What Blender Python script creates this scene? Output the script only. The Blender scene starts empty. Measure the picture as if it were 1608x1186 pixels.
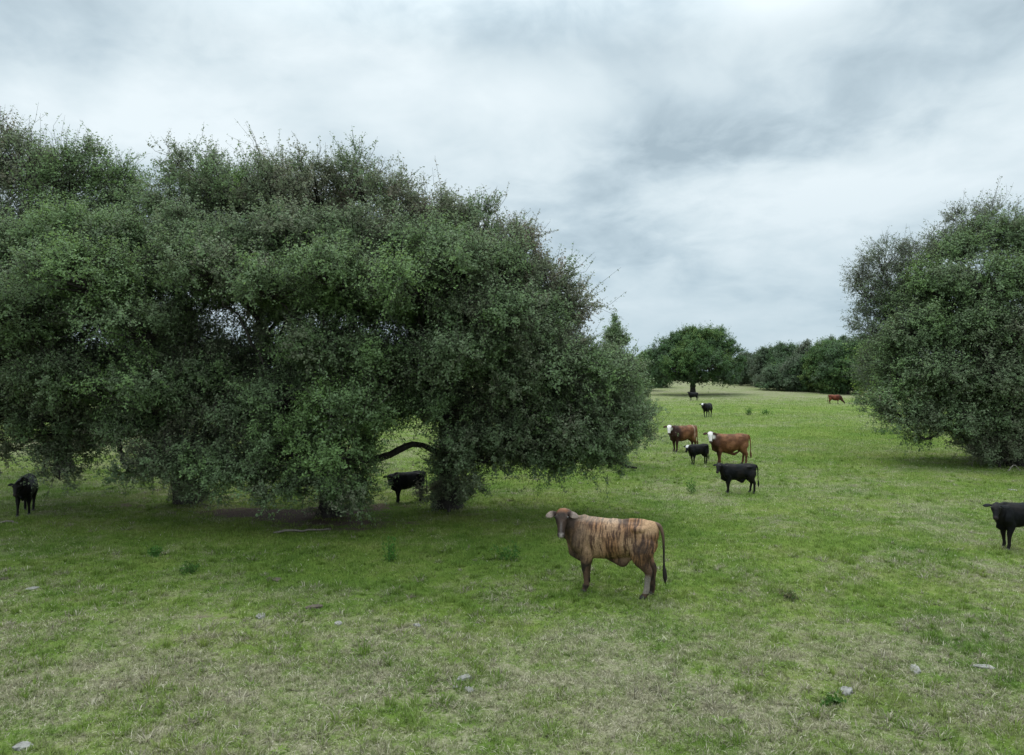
import bpy, math, random
import numpy as np
from mathutils import Vector

# ------------------------------------------------------------------ camera, world, sun
R = math.radians
SC = bpy.context.scene
COL = SC.collection
F = 1086.0            # focal length in pixels of the 1608 px wide frame
CAMH = 4.0
HZ = 591.0            # pixel row of the horizon
cam = bpy.data.objects.new('camera', bpy.data.cameras.new('camera'))
COL.objects.link(cam)
cam.location = (0, 0, CAMH)
cam.rotation_euler = (R(90), 0, 0)
cam.data.sensor_width = 36
cam.data.lens = 36 * F / 1608
cam.data.shift_y = -(593 - HZ) / 1608
cam.data.clip_start = 0.1
cam.data.clip_end = 6000
SC.camera = cam
SC.view_settings.view_transform = 'Standard'
SC.view_settings.look = 'None'
SC.view_settings.gamma = 1
SC.view_settings.exposure = 0.27

SUN_EL, SUN_AZ = 67, 338       # overcast: a soft, high sun behind cloud
world = bpy.data.worlds.new('World')
SC.world = world
world.use_nodes = True
def build_world():
    nt = world.node_tree; N = nt.nodes; L = nt.links
    N.clear()
    out = N.new('ShaderNodeOutputWorld'); bg = N.new('ShaderNodeBackground')
    L.new(bg.outputs[0], out.inputs[0])
    tc = N.new('ShaderNodeTexCoord')
    sep = N.new('ShaderNodeSeparateXYZ'); L.new(tc.outputs['Generated'], sep.inputs[0])
    def m(op, a, b=None, c=None, clamp=False):
        n = N.new('ShaderNodeMath'); n.operation = op; n.use_clamp = clamp
        for i, v in enumerate((a, b, c)):
            if v is None: continue
            if isinstance(v, (int, float)): n.inputs[i].default_value = v
            else: L.new(v, n.inputs[i])
        return n.outputs[0]
    zc = m('MAXIMUM', sep.outputs[2], 0.0)
    den = m('ADD', zc, 0.32)
    px = m('DIVIDE', sep.outputs[0], den); py = m('DIVIDE', sep.outputs[1], den)
    cmb = N.new('ShaderNodeCombineXYZ'); L.new(px, cmb.inputs[0]); L.new(py, cmb.inputs[1])
    def noise(scale, detail, off, rough=0.5, dist=0.0):
        mp = N.new('ShaderNodeMapping'); L.new(cmb.outputs[0], mp.inputs[0])
        mp.inputs['Location'].default_value = off
        n = N.new('ShaderNodeTexNoise'); n.inputs['Scale'].default_value = scale
        n.inputs['Detail'].default_value = detail; n.inputs['Roughness'].default_value = rough
        n.inputs['Distortion'].default_value = dist
        L.new(mp.outputs[0], n.inputs['Vector'])
        return n.outputs['Fac']
    a = noise(1.9, 5, (3.1, 1.7, 0), 0.52, 0.35)
    b = noise(6.0, 6, (7.3, 4.1, 2), 0.58, 0.35)
    c = noise(0.75, 2, (1.0, 9.0, 5), 0.5, 0.0)
    s = m('ADD', m('MULTIPLY', a, 0.58), m('MULTIPLY', b, 0.22))
    s = m('ADD', s, m('MULTIPLY', c, 0.22))
    # broad cloud masses in the direction they hang over the pasture
    def blob(cx, cy, rx, ry, amp):
        # cx, cy = x/y, z/y slopes
        gx = m('DIVIDE', sep.outputs[0], m('MAXIMUM', sep.outputs[1], 0.05))
        gy = m('DIVIDE', sep.outputs[2], m('MAXIMUM', sep.outputs[1], 0.05))
        dx = m('DIVIDE', m('SUBTRACT', gx, cx), rx); dy = m('DIVIDE', m('SUBTRACT', gy, cy), ry)
        wob = m('MULTIPLY', m('SUBTRACT', b, 0.5), 3.2)
        d = m('ADD', m('MULTIPLY', dx, dx), m('MULTIPLY', dy, dy))
        d = m('ADD', d, wob)
        return m('MULTIPLY', m('POWER', 2.718, m('MULTIPLY', m('MAXIMUM', d, 0.0), -1.0)), amp)
    front = m('GREATER_THAN', sep.outputs[1], 0.0)
    bl = None
    for q in BLOBS:
        v = blob(*q); bl = v if bl is None else m('ADD', bl, v)
    s = m('ADD', s, m('MULTIPLY', bl, front))
    s = m('ADD', m('MULTIPLY', m('SUBTRACT', s, 0.5), 1.6), 0.525)
    ramp = N.new('ShaderNodeValToRGB'); L.new(s, ramp.inputs[0])
    e = ramp.color_ramp.elements
    e[0].position = 0.30; e[0].color = (0.375, 0.475, 0.540, 1)
    e[1].position = 0.72; e[1].color = (0.79, 0.88, 0.92, 1)
    k = e.new(0.44); k.color = (0.51, 0.62, 0.685, 1)
    k = e.new(0.56); k.color = (0.655, 0.76, 0.81, 1)
    # overcast luminance: the dome grows brighter towards the zenith, bluer and dimmer at the horizon
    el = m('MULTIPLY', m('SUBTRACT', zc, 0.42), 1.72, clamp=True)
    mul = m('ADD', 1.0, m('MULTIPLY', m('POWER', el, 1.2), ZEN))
    # extra sky brightness behind the viewer, added to light the tree fronts
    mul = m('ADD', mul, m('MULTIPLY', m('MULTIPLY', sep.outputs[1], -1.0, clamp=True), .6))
    low = m('SUBTRACT', 1.0, m('MULTIPLY', zc, 3.6), clamp=True)
    hz = N.new('ShaderNodeMixRGB'); L.new(m('MULTIPLY', low, 0.75), hz.inputs[0])
    L.new(ramp.outputs[0], hz.inputs[1]); hz.inputs[2].default_value = (0.43, 0.56, 0.645, 1)
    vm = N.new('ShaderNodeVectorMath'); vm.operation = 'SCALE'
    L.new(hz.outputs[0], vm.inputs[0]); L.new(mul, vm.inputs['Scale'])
    sky = N.new('ShaderNodeTexSky'); sky.sky_type = 'NISHITA'; sky.sun_disc = False
    sky.sun_elevation = R(SUN_EL); sky.sun_rotation = R(SUN_AZ)
    sk = N.new('ShaderNodeVectorMath'); sk.operation = 'SCALE'
    L.new(sky.outputs[0], sk.inputs[0]); sk.inputs['Scale'].default_value = 0.004
    ad = N.new('ShaderNodeVectorMath'); ad.operation = 'ADD'
    L.new(vm.outputs[0], ad.inputs[0]); L.new(sk.outputs[0], ad.inputs[1])
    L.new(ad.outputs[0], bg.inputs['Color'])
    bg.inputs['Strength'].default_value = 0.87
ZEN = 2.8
BLOBS = [  # slope x, slope z, radius x, radius z, amount
    (-0.02, 0.54, 0.22, 0.05, -0.07), (0.33, 0.345, 0.18, 0.05, -0.075), (0.60, 0.52, 0.16, 0.05, -0.03),
    (-0.40, 0.44, 0.12, 0.05, -0.05), (0.20, 0.21, 0.30, 0.05, -0.06), (-0.45, 0.36, 0.35, 0.08, 0.09),
    (0.13, 0.42, 0.20, 0.05, 0.08), (0.52, 0.27, 0.16, 0.04, 0.07), (0.38, 0.55, 0.10, 0.05, 0.08)]
build_world()
sun = bpy.data.objects.new('sun', bpy.data.lights.new('sun', 'SUN'))
COL.objects.link(sun)
sun.data.energy = 1.5
sun.data.angle = R(18)
sun.data.color = (1.0, 0.97, 0.92)
_az = R(SUN_AZ)
sd = Vector((math.sin(_az) * math.cos(R(SUN_EL)), math.cos(_az) * math.cos(R(SUN_EL)), math.sin(R(SUN_EL))))
sun.rotation_euler = sd.to_track_quat('Z', 'Y').to_euler()
sun.location = (0, -10, 40)

# ------------------------------------------------------------------ helpers
rng = np.random.default_rng(11)
random.seed(5)

def _hash(ix, iy, iz, seed):
    h = (ix.astype(np.int64) * 374761393 + iy.astype(np.int64) * 668265263 + iz.astype(np.int64) * 2147483647 + seed * 974634777) & 0xFFFFFFFF
    h = ((h ^ (h >> 13)) * 1274126177) & 0xFFFFFFFF
    h = ((h ^ (h >> 16)) * 2246822519) & 0xFFFFFFFF
    return ((h ^ (h >> 15)) & 0xFFFFFF) / float(0xFFFFFF)

def noise2(x, y, seed=0):
    x = np.asarray(x, float); y = np.asarray(y, float)
    ix = np.floor(x); iy = np.floor(y); fx = x - ix; fy = y - iy
    fx = fx * fx * (3 - 2 * fx); fy = fy * fy * (3 - 2 * fy); z = np.zeros_like(ix)
    a = _hash(ix, iy, z, seed); b = _hash(ix + 1, iy, z, seed); c = _hash(ix, iy + 1, z, seed); d = _hash(ix + 1, iy + 1, z, seed)
    return (a * (1 - fx) + b * fx) * (1 - fy) + (c * (1 - fx) + d * fx) * fy

def fbm(x, y, seed=0, oct=4, gain=0.5):
    s = 0; a = 1; t = 0
    for k in range(oct):
        s = s + a * noise2(np.asarray(x) * 2 ** k + 17.3 * k, np.asarray(y) * 2 ** k - 9.1 * k, seed + k); t += a; a *= gain
    return s / t

def noise3(p, seed=0):
    ip = np.floor(p); f = p - ip; f = f * f * (3 - 2 * f); o = 0
    for dx in (0, 1):
        for dy in (0, 1):
            for dz in (0, 1):
                w = (f[:, 0] if dx else 1 - f[:, 0]) * (f[:, 1] if dy else 1 - f[:, 1]) * (f[:, 2] if dz else 1 - f[:, 2])
                o = o + w * _hash(ip[:, 0] + dx, ip[:, 1] + dy, ip[:, 2] + dz, seed)
    return o

def sstep(a, b, x):
    t = np.clip((np.asarray(x, float) - a) / (b - a), 0, 1)
    return t * t * (3 - 2 * t)

def gh(x, y):
    """height of the pasture"""
    x = np.asarray(x, float); y = np.asarray(y, float)
    h = (fbm(x * 0.12, y * 0.12, 3, 3) - 0.5) * 0.22
    h = h + (fbm(x * 0.9, y * 0.9, 5, 2) - 0.5) * 0.05 * sstep(60, 20, np.abs(y))
    h = h + sstep(95, 215, y) * 1.9 + (fbm(x * 0.02, y * 0.02, 9, 2) - 0.5) * 1.0 * sstep(60, 200, np.abs(y))
    return h

def gpt(px, py):
    """pasture point seen at pixel px, py"""
    Y = CAMH * F / (py - HZ)
    for _ in range(6):
        X = (px - 804) / F * Y
        Y = (CAMH - float(gh(X, Y))) * F / (py - HZ)
    X = (px - 804) / F * Y
    return X, Y, float(gh(X, Y))

def wpt(px, py, Y):
    return np.array([(px - 804) / F * Y, Y, CAMH + (HZ - py) / F * Y])

def tag(o, label=None, cat=None, group=None, kind=None):
    if label: o['label'] = label
    if cat: o['category'] = cat
    if group: o['group'] = group
    if kind: o['kind'] = kind
    return o

def empty(name, loc, rz=0.0):
    o = bpy.data.objects.new(name, None); COL.objects.link(o)
    o.empty_display_size = 0.3
    o.location = loc; o.rotation_euler = (0, 0, rz)
    return o

def np_mesh(name, V, faces, mat, parent=None, attrs=None, smooth=False):
    """faces: list of int arrays (n x k); attrs: dict name -> per vertex floats (n) or colours (n x 3)"""
    me = bpy.data.meshes.new(name)
    V = np.asarray(V, np.float32)
    me.vertices.add(len(V)); me.vertices.foreach_set('co', V.ravel())
    faces = [np.asarray(f, np.int32) for f in faces if len(f)]
    loops = np.concatenate([f.ravel() for f in faces])
    sizes = np.concatenate([np.full(len(f), f.shape[1], np.int32) for f in faces])
    starts = np.concatenate([[0], np.cumsum(sizes)[:-1]]).astype(np.int32)
    me.loops.add(len(loops)); me.loops.foreach_set('vertex_index', loops)
    me.polygons.add(len(sizes)); me.polygons.foreach_set('loop_start', starts)
    try: me.polygons.foreach_set('loop_total', sizes)
    except Exception: pass
    me.polygons.foreach_set('use_smooth', np.full(len(sizes), smooth, bool))
    for k, v in (attrs or {}).items():
        v = np.asarray(v, np.float32)
        if v.ndim == 1:
            a = me.attributes.new(k, 'FLOAT', 'POINT'); a.data.foreach_set('value', v)
        else:
            a = me.attributes.new(k, 'FLOAT_COLOR', 'POINT')
            a.data.foreach_set('color', np.concatenate([v, np.ones((len(v), 1), np.float32)], 1).ravel())
    me.update(calc_edges=True)
    me.materials.append(mat)
    o = bpy.data.objects.new(name, me); COL.objects.link(o)
    if parent is not None:
        o.parent = parent
    return o

def unit(v):
    return v / np.maximum(np.linalg.norm(v, axis=-1, keepdims=True), 1e-9)

def tubes(P, Rr, S=5):
    """n tubes of K points each; returns V, quads"""
    P = np.asarray(P, float); Rr = np.asarray(Rr, float)
    n, K, _ = P.shape
    T = np.empty_like(P); T[:, 1:-1] = P[:, 2:] - P[:, :-2]; T[:, 0] = P[:, 1] - P[:, 0]; T[:, -1] = P[:, -1] - P[:, -2]
    T = unit(T)
    ref = np.tile(np.array([0.3, 0.2, 0.93]), (n, K, 1))
    main = unit(P[:, -1] - P[:, 0])
    alt = np.abs(main[:, 2]) > 0.8
    ref[alt] = np.array([0.95, 0.2, 0.1])
    A = unit(np.cross(T, ref)); B = np.cross(T, A)
    th = np.arange(S) / S * 2 * math.pi
    V = P[:, :, None, :] + Rr[:, :, None, None] * (A[:, :, None, :] * np.cos(th)[None, None, :, None] + B[:, :, None, :] * np.sin(th)[None, None, :, None])
    V = V.reshape(-1, 3)
    base = (np.arange(n) * K * S)[:, None, None] + (np.arange(K - 1) * S)[None, :, None]
    j = np.arange(S)[None, None, :]; j2 = (j + 1) % S
    Q = np.stack([base + j, base + j2, base + S + j2, base + S + j], -1).reshape(-1, 4)
    return V, Q

class Bag:
    def __init__(s): s.V = []; s.Q = []; s.n = 0; s.A = []
    def add(s, V, Q, a=None):
        s.V.append(V); s.Q.append(np.asarray(Q) + s.n); s.n += len(V)
        if a is not None: s.A.append(a)
    def arr(s): return np.concatenate(s.V), np.concatenate(s.Q)

# ------------------------------------------------------------------ materials
def new_mat(name):
    m = bpy.data.materials.new(name); m.use_nodes = True
    nt = m.node_tree; nt.nodes.clear()
    return m, nt.nodes, nt.links

def out_principled(N, L, rough=0.8, spec=0.3):
    o = N.new('ShaderNodeOutputMaterial'); p = N.new('ShaderNodeBsdfPrincipled')
    p.inputs['Roughness'].default_value = rough; p.inputs['Specular IOR Level'].default_value = spec
    L.new(p.outputs[0], o.inputs[0])
    return o, p

def ramp_node(N, stops):
    r = N.new('ShaderNodeValToRGB'); e = r.color_ramp.elements
    e[0].position = stops[0][0]; e[0].color = (*stops[0][1], 1)
    e[1].position = stops[-1][0]; e[1].color = (*stops[-1][1], 1)
    for p, c in stops[1:-1]:
        k = e.new(p); k.color = (*c, 1)
    return r

def leaf_material(name, stops, rough=0.6, spec=0.12, trans=0.36):
    m, N, L = new_mat(name)
    o, p = out_principled(N, L, rough, spec)
    at = N.new('ShaderNodeAttribute'); at.attribute_name = 'tint'
    r = ramp_node(N, stops); L.new(at.outputs['Fac'], r.inputs[0])
    at2 = N.new('ShaderNodeAttribute'); at2.attribute_name = 'rnd'
    ma = N.new('ShaderNodeMath'); ma.operation = 'MULTIPLY_ADD'; L.new(at2.outputs['Fac'], ma.inputs[0]); ma.inputs[1].default_value = 0.45; ma.inputs[2].default_value = 0.78
    vm = N.new('ShaderNodeVectorMath'); vm.operation = 'SCALE'; L.new(r.outputs[0], vm.inputs[0]); L.new(ma.outputs[0], vm.inputs['Scale'])
    L.new(vm.outputs[0], p.inputs['Base Color'])
    if trans > 0:
        tr = N.new('ShaderNodeBsdfTranslucent')
        hs = N.new('ShaderNodeHueSaturation'); hs.inputs['Hue'].default_value = 0.485; hs.inputs['Saturation'].default_value = 1.15; hs.inputs['Value'].default_value = 1.3
        L.new(vm.outputs[0], hs.inputs['Color']); L.new(hs.outputs[0], tr.inputs[0])
        mx = N.new('ShaderNodeMixShader'); mx.inputs[0].default_value = trans
        L.new(p.outputs[0], mx.inputs[1]); L.new(tr.outputs[0], mx.inputs[2]); L.new(mx.outputs[0], o.inputs[0])
    return m

OAK = [(0.0, (0.225, 0.185, 0.142)), (0.22, (0.178, 0.188, 0.125)), (0.55, (0.148, 0.205, 0.106)), (1.0, (0.180, 0.280, 0.092))]
M_OAK = leaf_material('oak_leaf', OAK)
M_FAR = leaf_material('far_foliage', [(0.0, (0.15, 0.165, 0.12)), (0.4, (0.100, 0.142, 0.082)), (0.7, (0.075, 0.140, 0.052)), (1.0, (0.15, 0.21, 0.07))], 0.7, 0.08, 0.3)
M_PALE = leaf_material('pale_leaf', [(0.0, (0.20, 0.195, 0.155)), (0.5, (0.16, 0.185, 0.13)), (1.0, (0.13, 0.19, 0.09))])
M_WEED = leaf_material('weed_leaf', [(0.0, (0.14, 0.12, 0.07)), (0.5, (0.06, 0.13, 0.03)), (1.0, (0.06, 0.17, 0.03))])

def bark_material(name, c1, c2, sc=9):
    m, N, L = new_mat(name); o, p = out_principled(N, L, 0.95, 0.1)
    tc = N.new('ShaderNodeTexCoord'); mp = N.new('ShaderNodeMapping'); mp.inputs['Scale'].default_value = (1, 1, 0.35)
    L.new(tc.outputs['Object'], mp.inputs[0])
    n = N.new('ShaderNodeTexNoise'); n.inputs['Scale'].default_value = sc; n.inputs['Detail'].default_value = 6; n.inputs['Roughness'].default_value = 0.7
    L.new(mp.outputs[0], n.inputs['Vector'])
    r = ramp_node(N, [(0.3, c1), (0.7, c2)]); L.new(n.outputs['Fac'], r.inputs[0]); L.new(r.outputs[0], p.inputs['Base Color'])
    b = N.new('ShaderNodeBump'); b.inputs['Strength'].default_value = 0.8; b.inputs['Distance'].default_value = 0.04
    L.new(n.outputs['Fac'], b.inputs['Height']); L.new(b.outputs[0], p.inputs['Normal'])
    return m
M_BARK = bark_material('oak_bark', (0.025, 0.022, 0.020), (0.080, 0.070, 0.062))
M_BARKP = bark_material('pale_bark', (0.05, 0.045, 0.04), (0.14, 0.125, 0.11))
M_WOOD = bark_material('dead_wood', (0.11, 0.095, 0.08), (0.28, 0.25, 0.21), 25)

def pasture_color(N, L, blade=False):
    """albedo of turf, from the 'dry' and 'dirt' attributes and world-space noise"""
    ge = N.new('ShaderNodeNewGeometry')
    d = N.new('ShaderNodeAttribute'); d.attribute_name = 'dry'
    t = N.new('ShaderNodeAttribute'); t.attribute_name = 'dirt'
    def nz(sc, det, rough=0.6):
        n = N.new('ShaderNodeTexNoise'); n.inputs['Scale'].default_value = sc; n.inputs['Detail'].default_value = det; n.inputs['Roughness'].default_value = rough
        L.new(ge.outputs['Position'], n.inputs['Vector']); return n.outputs['Fac']
    n1 = nz(0.35, 4); n2 = nz(2.6, 5, 0.65); n3 = nz(22, 4, 0.7)
    def m(op, a, b, clamp=False):
        n = N.new('ShaderNodeMath'); n.operation = op; n.use_clamp = clamp
        for i, v in enumerate((a, b)):
            if isinstance(v, (int, float)): n.inputs[i].default_value = v
            else: L.new(v, n.inputs[i])
        return n.outputs[0]
    green = ramp_node(N, [(0.30, (0.065, 0.126, 0.019)), (0.5, (0.124, 0.182, 0.034)), (0.70, (0.200, 0.226, 0.066))])
    L.new(m('ADD', m('MULTIPLY', n1, 0.6), m('MULTIPLY', n2, 0.4)), green.inputs[0])
    dry = ramp_node(N, [(0.3, (0.13, 0.125, 0.075)), (0.55, (0.25, 0.235, 0.15)), (0.72, (0.36, 0.33, 0.235))])
    L.new(n3, dry.inputs[0])
    k = m('ADD', d.outputs['Fac'], m('MULTIPLY', m('SUBTRACT', n2, 0.5), 2.2))
    k = m('ADD', k, m('MULTIPLY', m('SUBTRACT', n3, 0.5), 1.6))
    mr = N.new('ShaderNodeMapRange'); mr.interpolation_type = 'SMOOTHSTEP'; L.new(k, mr.inputs[0]); mr.inputs[1].default_value = 0.0; mr.inputs[2].default_value = 1.15
    mx = N.new('ShaderNodeMixRGB'); L.new(mr.outputs[0], mx.inputs[0]); L.new(green.outputs[0], mx.inputs[1]); L.new(dry.outputs[0], mx.inputs[2])
    col = mx.outputs[0]
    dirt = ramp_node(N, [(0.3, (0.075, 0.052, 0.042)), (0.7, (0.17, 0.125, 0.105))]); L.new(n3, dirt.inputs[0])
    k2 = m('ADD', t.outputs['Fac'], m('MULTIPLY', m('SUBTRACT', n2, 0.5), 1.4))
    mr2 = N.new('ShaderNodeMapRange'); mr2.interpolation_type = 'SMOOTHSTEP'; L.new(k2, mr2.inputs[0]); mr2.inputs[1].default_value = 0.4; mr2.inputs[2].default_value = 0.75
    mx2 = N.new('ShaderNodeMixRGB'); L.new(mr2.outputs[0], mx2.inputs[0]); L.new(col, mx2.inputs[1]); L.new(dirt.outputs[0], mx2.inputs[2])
    return (col if blade else mx2.outputs[0]), n3, n2

def ground_material():
    m, N, L = new_mat('pasture_ground'); o, p = out_principled(N, L, 1.0, 0.05)
    c, n3, n2 = pasture_color(N, L)
    sc = N.new('ShaderNodeVectorMath'); sc.operation = 'SCALE'; L.new(c, sc.inputs[0]); sc.inputs['Scale'].default_value = .88
    L.new(sc.outputs[0], p.inputs['Base Color'])
    b = N.new('ShaderNodeBump'); b.inputs['Strength'].default_value = 0.7; b.inputs['Distance'].default_value = 0.06
    L.new(n3, b.inputs['Height']); L.new(b.outputs[0], p.inputs['Normal'])
    return m

def grass_material():
    m, N, L = new_mat('grass_blade'); o, p = out_principled(N, L, 0.6, 0.2)
    c, _, _ = pasture_color(N, L, True)
    at = N.new('ShaderNodeAttribute'); at.attribute_name = 'rnd'
    straw = N.new('ShaderNodeAttribute'); straw.attribute_name = 'straw'
    sc = ramp_node(N, [(0.0, (0.14, 0.125, 0.085)), (0.6, (0.26, 0.235, 0.165)), (1.0, (0.40, 0.37, 0.29))]); L.new(at.outputs['Fac'], sc.inputs[0])
    mx = N.new('ShaderNodeMixRGB'); L.new(straw.outputs['Fac'], mx.inputs[0]); L.new(c, mx.inputs[1]); L.new(sc.outputs[0], mx.inputs[2])
    ma = N.new('ShaderNodeMath'); ma.operation = 'MULTIPLY_ADD'; L.new(at.outputs['Fac'], ma.inputs[0]); ma.inputs[1].default_value = 0.9; ma.inputs[2].default_value = 0.85
    vm = N.new('ShaderNodeVectorMath'); vm.operation = 'SCALE'; L.new(mx.outputs[0], vm.inputs[0]); L.new(ma.outputs[0], vm.inputs['Scale'])
    L.new(vm.outputs[0], p.inputs['Base Color'])
    tr = N.new('ShaderNodeBsdfTranslucent'); L.new(vm.outputs[0], tr.inputs[0])
    ms = N.new('ShaderNodeMixShader'); ms.inputs[0].default_value = 0.4
    L.new(p.outputs[0], ms.inputs[1]); L.new(tr.outputs[0], ms.inputs[2]); L.new(ms.outputs[0], o.inputs[0])
    return m

# ------------------------------------------------------------------ ground
# (pixel x, pixel y, radius x m, radius y m, amount): dry thatch and bare soil patches
DRY = [(960, 1060, 1.3, 1.0, .55), (1130, 1030, .9, .5, .4), (580, 1050, 1.2, .7, .3), (230, 1080, 1.5, .7, .4), (400, 1170, 1.6, .5, .35),
       (1230, 1150, 1.5, .6, .25), (1500, 1060, 1.6, .8, .3), (1000, 640, 0, 0, 0), (1500, 800, 2.5, 1.2, .3), (1420, 840, 2, .8, .25), (1080, 770, 2, 1.5, .3),
       (1230, 770, 5, 2.0, .15), (1170, 668, 3, 2, .35), (1330, 760, 4, 2, .2), (350, 975, 1.0, .4, .3), (1100, 1080, .8, .4, .3), (1090, 790, 2.0, 1.2, .25),
       (40, 700, 6, 8, .5), (200, 700, 6, 8, .5), (640, 715, 5, 6, .3), (1030, 690, 4, 6, .3)]
LUSH = [(650, 900, 4, 2.0, .3), (800, 960, 2.5, 1.2, .2), (500, 850, 7, 3, .3), (1000, 830, 3, 2.5, .2), (1250, 680, 9, 5, .35), (1300, 720, 5, 3, .25), (1300, 860, 3, 1.2, .2), (1250, 643, 18, 10, .3),
        (90, 950, 3, 1.2, .15), (1350, 950, 3, 1.2, .15), (1480, 990, 2, .6, .1)]
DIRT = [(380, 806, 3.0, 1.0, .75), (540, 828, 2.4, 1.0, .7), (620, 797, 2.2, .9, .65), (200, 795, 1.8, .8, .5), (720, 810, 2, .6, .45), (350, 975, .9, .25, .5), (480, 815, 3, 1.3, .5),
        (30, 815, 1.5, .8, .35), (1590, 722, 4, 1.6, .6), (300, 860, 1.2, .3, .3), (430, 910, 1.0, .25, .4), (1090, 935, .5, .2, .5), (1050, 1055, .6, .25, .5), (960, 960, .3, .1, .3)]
def fields(x, y):
    dry = 0.20 + 0.28 * sstep(15.5, 9.5, y) + (fbm(x * .9, y * 1.1, 21, 5, .7) - .5) * 1.3 + (fbm(x * .09, y * .14, 31, 3) - .5) * .5
    dry = dry + 0.14 * sstep(60, 100, y) + 0.42 * sstep(88, 150, y)
    dirt = (fbm(x * .4, y * .4, 41, 4, .6) - .62) * .9
    for px, py, rx, ry, a in DRY:
        if rx:
            X, Y = (px - 804) / F * CAMH * F / (py - HZ), CAMH * F / (py - HZ)
            dry = dry + .6 * a * np.exp(-((x - X) / rx) ** 2 - ((y - Y) / ry) ** 2)
    for px, py, rx, ry, a in LUSH:
        X, Y = (px - 804) / F * CAMH * F / (py - HZ), CAMH * F / (py - HZ)
        dry = dry - a * np.exp(-((x - X) / rx) ** 2 - ((y - Y) / ry) ** 2)
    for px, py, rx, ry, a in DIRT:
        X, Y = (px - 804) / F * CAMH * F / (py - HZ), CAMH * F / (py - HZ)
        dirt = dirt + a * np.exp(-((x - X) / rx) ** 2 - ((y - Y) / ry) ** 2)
    return dry, np.clip(dirt, 0, 1.5)

def build_ground():
    u = np.linspace(-5.35, 5.35, 440); xs = 14 * np.sinh(u)
    v = np.concatenate([np.linspace(-2.5, 0.0, 12)[:-1], np.linspace(0.0, 5.3, 520)]); ys = 6 + 12 * np.sinh(v)
    X, Y = np.meshgrid(xs, ys)
    Z = gh(X, Y)
    dry, dirt = fields(X.ravel(), Y.ravel())
    V = np.stack([X.ravel(), Y.ravel(), Z.ravel()], 1)
    nx = len(xs); i = np.arange(len(ys) - 1)[:, None] * nx + np.arange(nx - 1)[None, :]
    Q = np.stack([i, i + 1, i + nx + 1, i + nx], -1).reshape(-1, 4)
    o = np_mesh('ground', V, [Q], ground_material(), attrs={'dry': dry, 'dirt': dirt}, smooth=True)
    tag(o, 'flat green pasture with dry patches and bare soil under the oaks', 'ground', kind='structure')

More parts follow.
